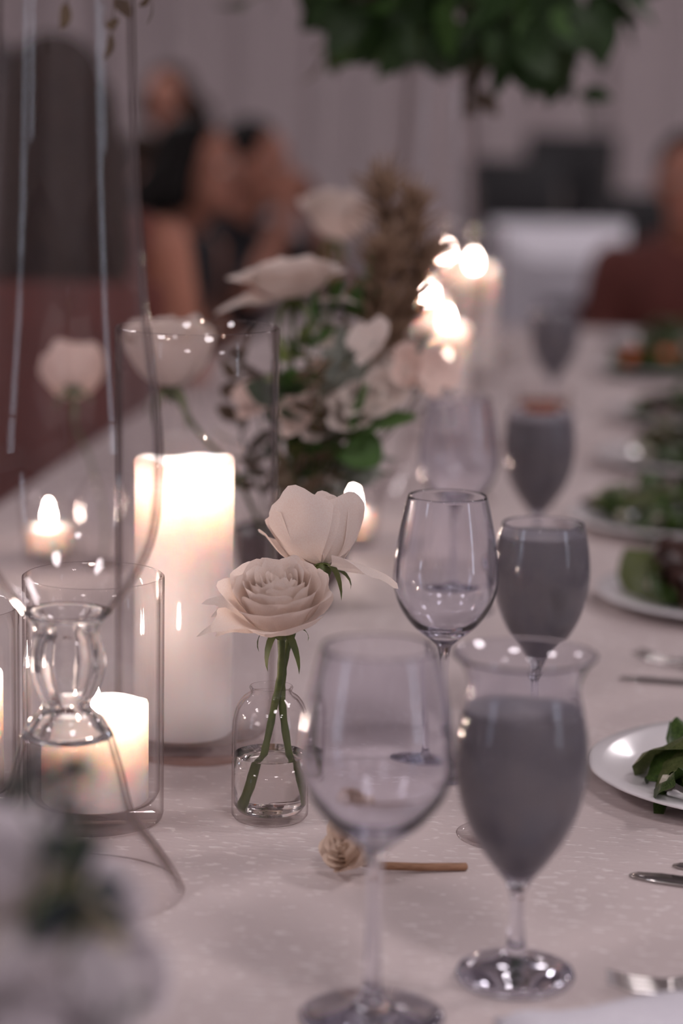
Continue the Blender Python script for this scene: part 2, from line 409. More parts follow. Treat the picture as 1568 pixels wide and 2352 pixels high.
def pilsner_profiles(flare=True):
    foot = [(0, 0.0005), (0.028, 0.0005), (0.0345, 0.0012), (0.0358, 0.0045), (0.0345, 0.0075)] + [tuple(q) for q in crom([(0.0345, 0.0075), (0.028, 0.0110), (0.018, 0.0140), (0.009, 0.0165), (0.0062, 0.021), (0.0052, 0.027)], 4)][1:]
    stem = [tuple(q) for q in crom([(0.0052, 0.027), (0.0043, 0.036), (0.0042, 0.048), (0.0050, 0.0565)], 4)]
    lo = [(0.0050, 0.0565), (0.0090, 0.0640), (0.0190, 0.0770), (0.0290, 0.0930), (0.0358, 0.1110), (0.0390, 0.1300), (0.0386, 0.1490), (0.0360, 0.1660)]
    top = [(0.0332, 0.1790), (0.0338, 0.1870), (0.0378, 0.1950), (0.0427, 0.2005)] if flare else [(0.0335, 0.1770)]
    outer = [tuple(q) for q in crom(lo + top, 5)]
    wl = 0.0013
    inner = [tuple(q) for q in crom([(r - wl, z + (0.0004 if flare else 0)) for r, z in (lo[3:] + top)][::-1] + [(0.0176, 0.0785), (0.0078, 0.0670), (0.0, 0.0640)], 5)]
    inner[-1] = (0.0, 0.0640)
    drink = [(0.0, 0.0638)] + [tuple(q) for q in crom([(0.0080, 0.0669), (0.0179, 0.0783), (0.0280, 0.0930), (0.0348, 0.1110), (0.0380, 0.1300), (0.0376, 0.1490), (0.0345, 0.1680)], 5)]
    drink += [(0.0337, 0.1674), (0.0318, 0.1671), (0.02, 0.1670), (0.0, 0.1670)]
    rt, zt = top[-1]
    return foot, stem, outer + [(rt - 0.0004, zt + 0.0007), (rt - 0.0009, zt + 0.0007)] + inner, drink
def pilsner(name, label, loc, flare):
    pf, ps, pb, pd = pilsner_profiles(flare)
    t = stemware(name, label, 'drinking glass', pf, ps, pb, loc, 'footed glasses of clouded drink')
    part('drink', lathe('drink', pd, 64), 'clouded_drink', t)
    return t
G1 = pilsner('pilsner_glass', 'footed glass of clouded grey drink with a flared rim, beside the large wine glass', ground(1182, 2252), True)
p = at(1248, 1190, 1.93); G2 = pilsner('footed_goblet', 'straight rimmed goblet of clouded grey drink beside the second plate of salad', (p.x, 1.93, TZ), False)
p = at(1241, 935, 2.62); G3 = glass_copy(G2, 'straight rimmed goblet of clouded grey drink in front of the amber tumbler', (p.x, 2.62, TZ))
p = at(1278, 640, 3.85); G4 = glass_copy(G2, 'straight rimmed goblet of clouded grey drink behind the amber tumbler', (p.x, 3.85, TZ))

# low clear dish behind the first footed glass
p = ground(1160, 1928)
o = part('glass_saucer', lathe('glass_saucer', [(0, 0.0005), (0.030, 0.0005), (0.0345, 0.003), (0.0352, 0.0045), (0.0342, 0.005), (0.029, 0.0030), (0, 0.0028)], 64), 'vase_glass', loc=p)
tag(o, 'small clear glass saucer half hidden behind the nearest clouded drink', 'saucer')
# amber tumbler
p = at(1245, 935, 3.5)
t = thing('tumbler', 'short tumbler of amber drink between two clouded drinks', 'drinking glass', (p.x, 3.5, TZ))
part('glass', lathe('glass', [(0, 0.0005), (0.033, 0.0005), (0.035, 0.003), (0.039, 0.09), (0.0385, 0.091), (0.0375, 0.09), (0.0335, 0.012), (0, 0.010)], 48), 'vase_glass', t)
part('drink', lathe('drink', [(0, 0.0105), (0.0333, 0.0125), (0.0365, 0.070), (0, 0.070)], 48), 'amber_drink', t)

# ------------------------------------------------------------------ candles and vases
def flame_mesh(h, r):
    return lathe('flame', [(0, 0)] + [tuple(q) for q in crom([(r * 0.55, h * 0.04), (r, h * 0.25), (r * 0.8, h * 0.5), (r * 0.35, h * 0.8), (0.0002, h)], 3)], 12)
fl_me = flame_mesh(0.024, 0.0048)
def pillar(label, loc, r, h, well, group='lit pillar candles', lit=True, seed=0, flame_name='flame'):
    t = thing('pillar_candle', label, 'candle', loc, group)
    e = 0.004
    prof = [(0, 0)] + [(r - 0.002, 0), (r, 0.002)] + [(r, h * k / 8) for k in range(1, 8)] + [(r, h - e), (r - 0.0012, h - 0.001), (r - e, h), (r - 0.008, h - 0.0015), (r - 0.011, h - well * 0.7), (r - 0.016, h - well * 0.95), (0.006, h - well), (0, h - well)]
    me = lathe('wax', prof, 56)
    rnd = random.Random(seed)
    for v in me.vertices:
        if v.co.z > h - 0.006 and v.co.xy.length > r * 0.6:
            v.co.z += 0.0022 * math.sin(math.atan2(v.co.y, v.co.x) * 2 + seed) + 0.0008 * math.sin(math.atan2(v.co.y, v.co.x) * 5 + seed)
    part('wax', me, 'wax', t)
    wk = part('wick', tube('wick', [(0, 0, h - well - 0.002), (0.0008, 0, h - well + 0.006), (0.002, 0, h - well + 0.011)], 0.0011, 6), 'wick', t)
    if lit: part(flame_name, fl_me, 'flame', wk, loc=(0.0015, 0, h - well + 0.007))
    return t
def cylinder_vase(label, loc, r, h, base=0.014, group='glass cylinder candle vases'):
    wl = 0.0028
    prof = [(0, 0.0005), (r - 0.005, 0.0005), (r - 0.001, 0.002), (r, 0.006)] + [(r, h * k / 10) for k in range(1, 10)] + [(r, h - 0.001), (r - wl / 2, h), (r - wl, h - 0.001)] + [(r - wl, h * k / 10) for k in range(9, 1, -1)] + [(r - wl, base + 0.008), (r - wl - 0.003, base + 0.002), (r - wl - 0.010, base), (0, base)]
    o = part('cylinder_vase', lathe('cylinder_vase', prof, 72), 'vase_glass', loc=loc)
    tag(o, label, 'vase', group)
    return o
# tall candle in its vase
pv = ground(447, 1715)
cylinder_vase('tall clear glass cylinder around the tall pillar candle', pv, 0.0640, 0.338)
pillar('tall white pillar candle with a glowing top inside the tall glass cylinder', (pv.x - 0.009, pv.y - 0.006, TZ + 0.0145), 0.0392, 0.221, 0.034, seed=1)
# short candle behind the trumpet vase
pv2 = ground(215, 1880)
cylinder_vase('short clear glass cylinder seen behind the trumpet vase base', pv2, 0.0505, 0.180)
pillar('short white pillar candle glowing behind the trumpet vase', (pv2.x + 0.001, pv2.y, TZ + 0.0145), 0.0385, 0.073, 0.017, seed=2)
# candle at the border
pv3 = ground(-112, 1850)
cylinder_vase('clear glass cylinder beside the short candle, cut by the photo border', pv3, 0.0505, 0.150)
pillar('short pillar candle left of the trumpet vase foot', (pv3.x, pv3.y, TZ + 0.0145), 0.0385, 0.090, 0.017, seed=3, flame_name='flame_offscreen')
# distant candles
for i, (u, v, y, h, r) in enumerate([(1024, 735, 3.55, 0.16, 0.036), (985, 678, 4.05, 0.19, 0.030), (1086, 602, 4.35, 0.22, 0.042), (1022, 580, 4.75, 0.21, 0.034)]):
    q = at(u, v, y); hh = q.z - TZ
    cylinder_vase(['glass cylinder nearest the tall greenery vase', 'slim glass cylinder beyond the dried grass', 'wide glass cylinder with the brightest distant candle', 'glass cylinder at the far end of the candle row'][i], (q.x, y, TZ), r + 0.013, hh + 0.06)
    pillar(['white pillar candle just beyond the tall greenery vase', 'slim white pillar candle beyond the dried grass', 'broad white pillar candle, brightest at the far end', 'white pillar candle farthest along the table'][i], (q.x, y, TZ + 0.0145), r, hh - 0.0145 - 0.008, 0.008, seed=5 + i)
# votives
def votive(label, u, v, y, lit=True):
    q = at(u, v, y)
    c = thing('votive_cup', label, 'candle holder', (q.x, y, TZ), 'small glass votives')
    hh = 0.07
    part('cup', lathe('cup', [(0, 0.0005), (0.024, 0.0005), (0.027, 0.003), (0.032, hh), (0.0312, hh + 0.0008), (0.030, hh), (0.025, 0.009), (0, 0.008)], 40), 'vase_glass', c)
    part('wax', lathe('wax', [(0, 0.0085), (0.0245, 0.0095), (0.027, 0.038), (0, 0.038)], 32), 'wax', c)
    wk = part('wick', tube('wick', [(0, 0, 0.038), (0, 0, 0.046)], 0.001, 6), 'wick', c)
    if lit: part('flame', fl_me, 'flame', wk, loc=(0, 0, 0.043))
votive('lit votive in a small glass cup right of the flower vase', 812, 1138, 2.75)
votive('lit votive in a small glass cup seen through the trumpet vase', 112, 1195, 2.62)
votive('unlit votive in a small glass cup toward the far end of the table', 1165, 750, 4.6, False)

# trumpet vase, foreground left
def trumpet(label, loc, prof, top, i0=5, i1=13):
    # foot and body are thin blown glass, the bulb between them thick glass
    t = thing('trumpet_vase', label, 'vase', loc, 'tall trumpet vases')
    wl = 0.0032
    def shell(name, pts, wl, mat, cap=None):
        o_ = [tuple(q) for q in crom(pts, 4)]
        if cap: o_ += [(o_[-1][0] + 0.004, top - 0.05), (o_[-1][0] + 0.012, top)]
        n_ = [(max(0.0015, r - wl), z) for r, z in o_]
        pr = o_ + n_[::-1]
        part(name, lathe(name, pr + [pr[0]], 80), mat, t)
    shell('foot', prof[:i0 + 1], wl, 'vase_glass'); shell('bulb', prof[i0:i1 + 1], 0.0075, 'bottle_glass'); shell('body', prof[i1:], wl, 'vase_glass', True)
    return t
pt = ground(155, 2045)
tp = shape_profile(155, pt.y, [(2048, 270), (1990, 240), (1942, 206), (1873, 157), (1775, 131), (1686, 106), (1650, 84), (1619, 56), (1585, 74), (1529, 90), (1478, 84), (1447, 74), (1427, 84), (1405, 104), (1342, 153), (1270, 193), (1195, 214), (1080, 223), (980, 221), (850, 207), (700, 190), (550, 180), (400, 171), (200, 164), (0, 160)])
tp[0] = (tp[0][0], 0.0006)
trumpet('tall clear trumpet vase with a bulb in its stem, in front of the candles', (pt.x, pt.y, TZ), tp, 0.72)
p2 = at(1003, 600, 3.05)
trumpet('tall clear trumpet vase carrying the big dark greenery', (p2.x, 3.05, TZ), [(r * 1.0, z) for r, z in tp], 0.70)

# ------------------------------------------------------------------ roses
def petal_mesh(seed, R0, Z, lip, amax, nu=12, nv=10, tipw=0.17, phi=1.0, rag=0.04):
    rnd = random.Random(seed); V = []; F = []
    o1, o2, o3 = rnd.uniform(0, 6), rnd.uniform(0, 6), rnd.uniform(0, 6)
    for j in range(nv + 1):
        t = j / nv
        for i in range(nu + 1):
            s = -1 + 2 * i / nu
            edge = 1 - tipw * (0.25 * abs(s) + 0.75 * s ** 4) + rag * math.sin(3.1 * s + o1) + rag * 0.6 * math.sin(7.3 * s + o2)
            v = t * edge
            ph = v * PI / 2 * phi
            rr = R0 * math.sin(ph); zz = Z * (1 - math.cos(ph)) / (1 - math.cos(PI / 2 * phi))
            k = max(0, (v - 0.62) / 0.38)
            rr += lip * R0 * k * k * (1 + 0.35 * math.sin(2.3 * s + o3)); zz -= lip * 0.55 * R0 * k ** 3
            rr += 0.05 * R0 * abs(s) ** 3
            a = s * amax * (0.42 + 0.58 * math.sin(min(1, v * 1.25) * PI / 2))
            rr += 0.018 * R0 * math.sin(5 * s + 6 * v + o1)
            V.append((rr * math.cos(a), rr * math.sin(a), zz))
    for j in range(nv):
        for i in range(nu):
            a = j * (nu + 1) + i; F.append([a, a + 1, a + nu + 2, a + nu + 1])
    return mesh('petal', V, F)
LAYERS = [  # (count, radius, height, lip, half angle, phi)
    (3, 0.10, 1.04, 0.10, 1.6, 1.14), (4, 0.18, 1.06, 0.12, 1.3, 1.14), (4, 0.27, 1.09, 0.14, 1.15, 1.12), (5, 0.37, 1.12, 0.14, 1.0, 1.10), (5, 0.48, 1.13, 0.15, 0.95, 1.08),
    (5, 0.60, 1.10, 0.17, 0.90, 1.05), (5, 0.73, 1.04, 0.18, 0.88, 1.02), (6, 0.86, 0.94, 0.22, 0.80, 0.99)]
ROSE_ME = {}
def rose_petal_sets(kind):
    if kind in ROSE_ME: return ROSE_ME[kind]
    out = []
    for li, (n, r, z, lip, am, phi) in enumerate(LAYERS):
        if kind == 'cup' and li == 7: z, lip, r = 1.0, 0.12, 0.84
        if kind == 'flat': z *= 0.78; lip *= 1.5
        for k in range(n):
            out.append((petal_mesh(li * 17 + k + (100 if kind == 'cup' else 0), r * (1 + 0.03 * (k % 2)), z * (1 + 0.02 * ((k * 7) % 3 - 1)), lip, am, phi=phi), 2 * PI * k / n + li * 0.9 + 0.15 * ((k * 5) % 3)))
    ROSE_ME[kind] = out
    return out
def rose(label, center, axis, radius, mat, stem_pts=None, kind='open', guards=(), roll=0.0, group='white roses', name='rose', stem_mat='stem_green', skip=0, srad=0.0024):
    """center = base of the bloom; the Empty sits there, its z along the bloom's axis"""
    M = frame_to(axis, center, roll)
    t = thing(name, label, 'flower', group=group, M=M)
    S = Matrix.Diagonal((radius, radius, radius * (0.9 if kind == 'flat' else 1.14), 1.0))
    for i, (me, a) in enumerate(rose_petal_sets(kind)):
        if i < skip: continue
        m2 = me
        o = bpy.data.objects.new('petal', m2); col.objects.link(o); o.parent = t
        if not m2.materials: m2.materials.append(MATS['petal'])
        o.material_slots[0].link = 'OBJECT'; o.material_slots[0].material = MATS[mat]
        o.matrix_local = Matrix.Rotation(a, 4, 'Z') @ S
    for (a, r, z, lip, am, phi, tilt) in guards:
        me = petal_mesh(int(a * 100) % 997, r, z, lip, am, nu=12, nv=12, phi=phi, rag=0.06)
        o = part('petal', me, mat, t)
        o.matrix_local = Matrix.Rotation(a, 4, 'Z') @ Matrix.Rotation(tilt, 4, 'Y') @ S
    # calyx and sepals
    cx = part('calyx', lathe('calyx', [(0, -0.30 * radius)] + [tuple(q) for q in crom([(0.08 * radius, -0.30 * radius), (0.17 * radius, -0.16 * radius), (0.17 * radius, -0.02 * radius), (0.10 * radius, 0.06 * radius)], 3)] + [(0, 0.06 * radius)], 16), stem_mat, t)
    for k in range(5):
        L = radius * 0.75
        V = []; F = []
        for j in range(7):
            q = j / 6; wd = radius * 0.11 * (1 - q) ** 0.7 * (0.6 + 0.9 * q * (1 - q) * 2)
            x = 0.13 * radius + L * 0.55 * math.sin(q * 1.9); z = -0.02 * radius - L * 0.55 * (1 - math.cos(q * 2.2)) * (0.7 + 0.15 * k)
            V += [(x, -wd, z), (x, wd, z)]
        for j in range(6): F.append([2 * j, 2 * j + 1, 2 * j + 3, 2 * j + 2])
        o = part('sepal', mesh('sepal', V, F), stem_mat, cx, rot=(0, 0, k * 2 * PI / 5 + 0.3))
    if stem_pts:
        inv = M.inverted()
        pts = [inv @ Vector(q) for q in crom([tuple(q) for q in stem_pts], 6)]
        n = len(pts)
        part('stem', tube('stem', pts, [srad * (1 + 0.10 * math.sin(i * 2.1)) for i in range(n)], 10), stem_mat, t)
    return t

# bud vase with two stems
pb_ = ground(619, 1880); BY = pb_.y
def bottle_profiles():
    r = 0.0279
    outer = [(0, 0.0008), (0.022, 0.0005), (0.0255, 0.0012), (r, 0.0045), (r, 0.010), (r, 0.03), (r, 0.058)] + [tuple(q) for q in crom([(r, 0.066), (0.0272, 0.075), (0.0248, 0.084), (0.0205, 0.0905), (0.0165, 0.0935), (0.0150, 0.0955), (0.0158, 0.0985)], 5)]
    w_ = 0.0016
    inner = [(0.0143, 0.0985), (0.0136, 0.0955), (0.0152, 0.0920), (0.0195, 0.0888), (0.0236, 0.0826), (0.0257, 0.0745), (r - w_, 0.066), (r - w_, 0.058), (r - w_, 0.03), (r - w_, 0.012), (r - w_ - 0.003, 0.0072), (r - 0.009, 0.0058), (0, 0.0062)]
    water = [(0, 0.0066), (r - 0.009, 0.0062), (r - w_ - 0.0033, 0.0076), (r - w_ - 0.0002, 0.0121), (r - w_ - 0.0002, 0.03), (r - w_ - 0.0002, 0.0490), (r - w_ - 0.001, 0.0478), (r - w_ - 0.004, 0.0474), (0, 0.0474)]
    return outer + [(0.0155, 0.0990), (0.0147, 0.0990)] + inner, water
bo, bw = bottle_profiles()
t = thing('bud_vase', 'small round-shouldered clear bottle vase with water and two rose stems', 'vase', (pb_.x, pb_.y, TZ))
part('bottle', lathe('bottle', bo, 72), 'vase_glass', t)
part('water', lathe('water', bw, 64), 'water', t)
# front rose: leans a little to the viewer
ca = at(645, 1440, BY - 0.012)
sa = [at(573, 1868, BY + 0.004), at(604, 1740, BY + 0.002), at(630, 1620, BY), at(645, 1540, BY - 0.006), ca]
sa[0].z = max(sa[0].z, TZ + 0.009)
rose('open cream rose in the bottle vase, its spiral heart showing', ca, (-0.08, -0.34, 0.94), 0.0360, 'petal', sa, 'open',
     guards=[(2.75, 1.02, 0.55, 0.62, 0.34, 0.95, 0.10), (3.25, 1.0, 0.50, 0.50, 0.30, 0.95, 0.14), (3.75, 0.98, 0.75, 0.30, 0.65, 0.95, 0.05), (5.0, 0.98, 0.68, 0.2, 0.75, 0.97, 0.0), (0.2, 0.97, 0.75, 0.2, 0.8, 0.97, 0.0)], group='roses in the bottle vase', srad=0.0027)
cb = at(738, 1300, BY + 0.035)
sb = [at(678, 1850, BY + 0.006), at(668, 1760, BY + 0.004), at(650, 1640, BY + 0.003), at(648, 1560, BY + 0.004), at(662, 1480, BY + 0.012), at(705, 1370, BY + 0.028), cb]
sb[0].z = max(sb[0].z, TZ + 0.012)
rose('cream rose turned away in the bottle vase, one petal drooping', cb, (-0.12, 0.50, 0.85), 0.0385, 'petal', sb, 'cup',
     guards=[(5.75, 1.2, 0.20, 0.35, 0.85, 0.9, 0.42), (4.3, 0.98, 1.05, 0.12, 0.75, 1.0, -0.05), (2.6, 1.0, 0.95, 0.2, 0.7, 0.97, 0.0)], group='roses in the bottle vase', srad=0.0027)

# roses of the centre flowers
AY = 2.38
base_a = ground(668, 1392)
o = part('flower_bowl', lathe('flower_bowl', [(0, 0.0005), (0.035, 0.0005), (0.040, 0.004), (0.032, 0.012)] + [tuple(q) for q in crom([(0.032, 0.012), (0.050, 0.030), (0.058, 0.055), (0.060, 0.080)], 4)][1:] + [(0.056, 0.080), (0.052, 0.055), (0.04, 0.03), (0, 0.02)], 56), 'pot_dark', loc=(base_a.x, base_a.y, TZ))
tag(o, 'dark brown footed bowl holding the centre flowers', 'bowl')
BX, BYY, BZ = base_a.x, base_a.y, TZ + 0.075
def arr_stem(c, lean=0.0):
    b = Vector((BX + (c.x - BX) * 0.12, BYY + (c.y - BYY) * 0.15, BZ - 0.03))
    return [b, b.lerp(c, 0.4) + Vector((0, 0, 0.02)), b.lerp(c, 0.75) + Vector((lean, 0, 0.0)), c]
c = at(672, 682, AY); rose('open white rose, tallest of the centre flowers', c, (-0.12, -0.10, 1), 0.047, 'petal', arr_stem(c), 'flat', guards=[(3.0, 1.15, 0.45, 0.5, 0.6, 0.9, 0.2), (0.2, 1.1, 0.35, 0.5, 0.55, 0.9, 0.3)], group='white roses of the centre flowers')
c = at(392, 885, AY - 0.05); rose('white rose behind the rim of the tall glass cylinder', c, (-0.05, -0.1, 1), 0.050, 'petal', arr_stem(c), 'cup', group='white roses of the centre flowers')
c = at(770, 545, 2.95); rose('pale rose beyond the tallest white rose', c, (0.1, -0.35, 0.9), 0.042, 'petal', [Vector((c.x - 0.02, 2.9, TZ + 0.012)), Vector((c.x - 0.02, 2.9, TZ + 0.1)), Vector((c.x - 0.01, 2.92, TZ + 0.2)), c], 'open', group='white roses of the centre flowers')
t = thing('bud_vase', 'small clear bottle vase with one pale rose beyond the centre flowers', 'vase', (c.x - 0.02, 2.9, TZ))
part('bottle', lathe('bottle', bo, 48), 'vase_glass', t)
# lone rose seen inside the trumpet vase: it nods towards the viewer on a bent stem
p = ground(238, 1300)
t = thing('bud_vase', 'small clear bottle vase with one blush rose behind the trumpet vase', 'vase', (p.x, p.y, TZ))
part('bottle', lathe('bottle', bo, 48), 'vase_glass', t)
c = at(160, 905, p.y - 0.02)
rose('blush rose nodding on a bent thin stem, seen through the trumpet vase', c + Vector((0, 0.03, 0)), (-0.10, 0.80, 0.55), 0.038, 'petal_pink', [(p.x, p.y, TZ + 0.012), at(238, 1180, p.y), at(205, 1050, p.y), at(172, 975, p.y), c + Vector((0, 0.03, 0))], 'cup', group='blush roses', srad=0.0013)

# ------------------------------------------------------------------ leaves and sprigs
def leaf_mesh(L, Wd, fold=0.15, droop=0.3, seed=0, n=7, rnd_tip=0.0):
    rnd = random.Random(seed); V = []; F = []
    for j in range(n + 1):
        q = j / n
        wd = Wd * (math.sin(PI * q ** (0.85 - rnd_tip * 0.25)) ** (0.8 - 0.3 * rnd_tip)) if 0 < q < 1 else 0.0004
        x = L * q; z = -droop * L * q * q + 0.02 * L * math.sin(q * 7 + seed)
        for s in (-1, 0, 1): V.append((x, s * wd, z + fold * abs(s) * wd))
    for j in range(n):
        for k in range(2):
            a = j * 3 + k; F.append([a, a + 1, a + 4, a + 3])
    return mesh('leaf', V, F)
LEAF = {'long': [leaf_mesh(1, 0.17, 0.2, 0.25, s) for s in range(2)], 'oval': [leaf_mesh(1, 0.30, 0.12, 0.2, s + 3) for s in range(2)], 'round': [leaf_mesh(1, 0.46, 0.1, 0.12, s + 6, rnd_tip=1.0) for s in range(2)]}
def add_leaf(parent, mat, kind, pos, d, size, roll, rnd):
    me = LEAF[kind][rnd.randrange(2)]
    o = bpy.data.objects.new('leaf', me); col.objects.link(o); o.parent = parent
    if not me.materials: me.materials.append(MATS['leaf_green'])
    o.material_slots[0].link = 'OBJECT'; o.material_slots[0].material = MATS[mat]
    x = Vector(d).normalized(); q = Vector((1, 0, 0)).rotation_difference(x)
    o.matrix_local = Matrix.Translation(pos) @ q.to_matrix().to_4x4() @ Matrix.Rotation(roll, 4, 'X') @ Matrix.Scale(size, 4)
    return o
def sprig(name, label, root, pts, mat, kind, n, size, seed, group=None, spread=0.9, stem_mat='stem_green', srad=0.0014, cat='foliage'):
    rnd = random.Random(seed)
    t = thing(name, label, cat, root, group)
    P = [Vector(q) - Vector(root) for q in crom([tuple(q) for q in pts], 6)]
    part('stem', tube('stem', P, [srad * (1 - 0.6 * i / len(P)) for i in range(len(P))], 6), stem_mat, t)
    m = len(P)
    for k in range(n):
        f = 0.25 + 0.75 * (k + 0.5) / n
        i = min(m - 2, int(f * (m - 1))); p = P[i]; d = (P[i + 1] - P[i]).normalized()
        a = k * 2.4 + rnd.uniform(-0.4, 0.4)
        side = d.orthogonal().normalized(); side = Matrix.Rotation(a, 3, d) @ side
        add_leaf(t, mat, kind, p, d * (1 - spread * 0.6) + side * spread, size * rnd.uniform(0.75, 1.15) * (1.1 - 0.4 * f), rnd.uniform(-1, 1), rnd)
    add_leaf(t, mat, kind, P[-1], P[-1] - P[-3], size * 0.8, 0.2, rnd)
    return t
root = Vector((BX, BYY, BZ - 0.03))
def S(name, label, uvs, mat, kind, n, size, seed, y=AY, **kw):
    pts = [root + Vector((0.02 * math.cos(seed), 0.02 * math.sin(seed), 0))] + [at(u, v, y + dy) for u, v, dy in uvs]
    return sprig(name, label, pts[0], pts, mat, kind, n, size, seed, 'foliage of the centre flowers', **kw)
S('leaf_sprig', 'green rose leaves under the tallest white rose', [(690, 1100, 0), (700, 900, -.02), (720, 760, 0), (790, 690, .02)], 'leaf_green', 'oval', 13, 0.048, 1)
S('leaf_sprig', 'broad green leaves beside the dried grass', [(740, 1100, 0), (790, 900, 0), (830, 760, .02), (845, 640, .03)], 'leaf_green', 'oval', 12, 0.050, 2)
S('leaf_sprig', 'round dark green leaf hanging lowest right of the centre flowers', [(760, 1120, -.03), (800, 1010, -.06), (838, 985, -.07)], 'leaf_green', 'round', 4, 0.070, 3, spread=1.0)
S('leaf_sprig', 'lime green leaves right of the tall glass cylinder rim', [(660, 1120, 0), (650, 950, -.02), (655, 850, -.02), (690, 780, 0)], 'leaf_lime', 'oval', 13, 0.043, 4)
S('leaf_sprig', 'dark green leaves low behind the tall glass cylinder', [(640, 1130, -.02), (640, 1030, -.05), (650, 930, -.06), (645, 890, -.06)], 'leaf_dark', 'oval', 13, 0.048, 5)
S('leaf_sprig', 'thin brown stemmed sprig with narrow dark leaves in the centre flowers', [(730, 1080, -.04), (720, 980, -.07), (735, 900, -.08), (712, 840, -.08)], 'leaf_brown', 'long', 21, 0.036, 6)
S('leaf_sprig', 'narrow brown leaved sprig low among the pink blossoms', [(720, 1120, -.03), (760, 1040, -.06), (740, 940, -.07)], 'leaf_brown', 'long', 18, 0.038, 7)
S('leaf_sprig', 'silver grey leaves in the heart of the centre flowers', [(740, 1080, -.02), (790, 960, -.05), (800, 880, -.05), (790, 820, -.04)], 'leaf_grey', 'oval', 19, 0.046, 8)
S('leaf_sprig', 'silver grey sprig bending right under the dried grass', [(780, 1080, 0), (850, 930, 0), (930, 840, .02), (960, 800, .03)], 'leaf_grey', 'oval', 16, 0.041, 9)
S('leaf_sprig', 'olive green leaves behind the tall candle', [(600, 1140, 0), (560, 1020, 0), (545, 900, 0), (560, 820, 0)], 'leaf_brown', 'oval', 18, 0.043, 10)
S('leaf_sprig', 'lime green sprig between the white rose stem and the dried grass', [(720, 1100, .02), (760, 920, .02), (775, 790, .03), (800, 700, .04)], 'leaf_lime', 'oval', 14, 0.040, 11)
S('leaf_sprig', 'dusty brown sprig low in front of the dark flower bowl', [(690, 1180, -.05), (680, 1100, -.08), (650, 1050, -.09)], 'leaf_brown', 'oval', 14, 0.036, 12)
S('leaf_sprig', 'silver grey leaves spreading over the bowl edge', [(760, 1180, -.03), (810, 1080, -.05), (850, 1060, -.05)], 'leaf_grey', 'oval', 12, 0.036, 13)
S('leaf_sprig', 'dark green sprig behind the small blush blossoms', [(700, 1100, .03), (740, 960, .04), (760, 850, .05), (720, 760, .05)], 'leaf_green', 'oval', 14, 0.042, 14)
# dried grass plumes
def grass(label, uvs, seed):
    rnd = random.Random(seed); pts = [root + Vector((0.015, 0.01, 0))] + [at(u, v, AY + dy) for u, v, dy in uvs]
    t = thing('dried_grass', label, 'dried grass', pts[0], 'dried grass plumes')
    P = [q - pts[0] for q in crom([tuple(q) for q in pts], 8)]
    part('stem', tube('stem', P, 0.0011, 6), 'dry_grass', t)
    V = []; F = []; m = len(P)
    for k in range(190):
        f = rnd.uniform(0.42, 1.0); i = min(m - 2, int(f * (m - 1))); p0 = P[i]
        d = (P[i + 1] - P[i]).normalized() * 1.0 + Vector((rnd.gauss(0, 0.6), rnd.gauss(0, 0.6), rnd.gauss(0, 0.3)))
        L = rnd.uniform(0.02, 0.06) * (1.25 - f * 0.5); d = d.normalized() * L
        v, fc = tube_data([p0, p0 + d * 0.5 + Vector((0, 0, 0.002)), p0 + d], [0.0009, 0.0016, 0.0004], 4)
        o = len(V); V += v; F += [[a + o for a in q] for q in fc]
    b = part('plume', mesh('plume', V, F), 'dry_grass', t); b['kind'] = 'stuff'
grass('tallest brown dried grass plume behind the white rose', [(800, 950, .03), (860, 700, .05), (890, 520, .06), (885, 430, .07)], 1)
grass('brown dried grass plume leaning over the distant candles', [(820, 950, .02), (890, 740, .03), (935, 560, .04), (950, 470, .05)], 2)
grass('short brown dried grass plume beside the broad green leaves', [(800, 960, 0), (860, 790, .01), (880, 650, .02), (885, 590, .02)], 3)
grass('brown dried grass plume bending toward the distant candles', [(830, 960, .02), (900, 800, .03), (950, 660, .04), (985, 590, .05)], 4)
# small pink blossoms
SMALL = [petal_mesh(300 + k, 1.0, 0.75, 0.25, 0.75, 6, 6, phi=0.9) for k in range(3)]
def blossom(label, u, v, y, axis, size, mat, group, stem=True):
    c = at(u, v, y); M = frame_to(axis, c)
    t = thing('blossom', label, 'flower', group=group, M=M)
    for k in range(6):
        me = SMALL[k % 3]; o = bpy.data.objects.new('petal', me); col.objects.link(o); o.parent = t
        if not me.materials: me.materials.append(MATS['petal'])
        o.material_slots[0].link = 'OBJECT'; o.material_slots[0].material = MATS[mat]
        o.matrix_local = Matrix.Rotation(k * 2 * PI / 6 + 0.2, 4, 'Z') @ Matrix.Scale(size * (0.75 if k % 2 else 1), 4)
    if stem:
        inv = M.inverted(); s = arr_stem(c)
        part('stem', tube('stem', [inv @ q for q in crom([tuple(q) for q in s], 4)], 0.0010, 6), 'stem_green', t)
rb = random.Random(5)
for (u, v) in [(765, 800), (852, 835), (930, 850), (735, 960), (790, 960), (690, 960), (815, 1000), (775, 1085), (990, 855), (860, 790), (590, 930), (745, 1070), (960, 870), (880, 900), (800, 860), (835, 930), (710, 880)]:
    ax = (rb.uniform(-0.7, 0.7), rb.uniform(-1, -0.1), rb.uniform(0.1, 0.9))
    blossom('small blush blossom among the leaves of the centre flowers', u, v, AY + rb.uniform(-0.08, 0.02), ax, 0.021, 'petal_pink' if rb.random() < 0.6 else 'petal', 'small blossoms of the centre flowers')

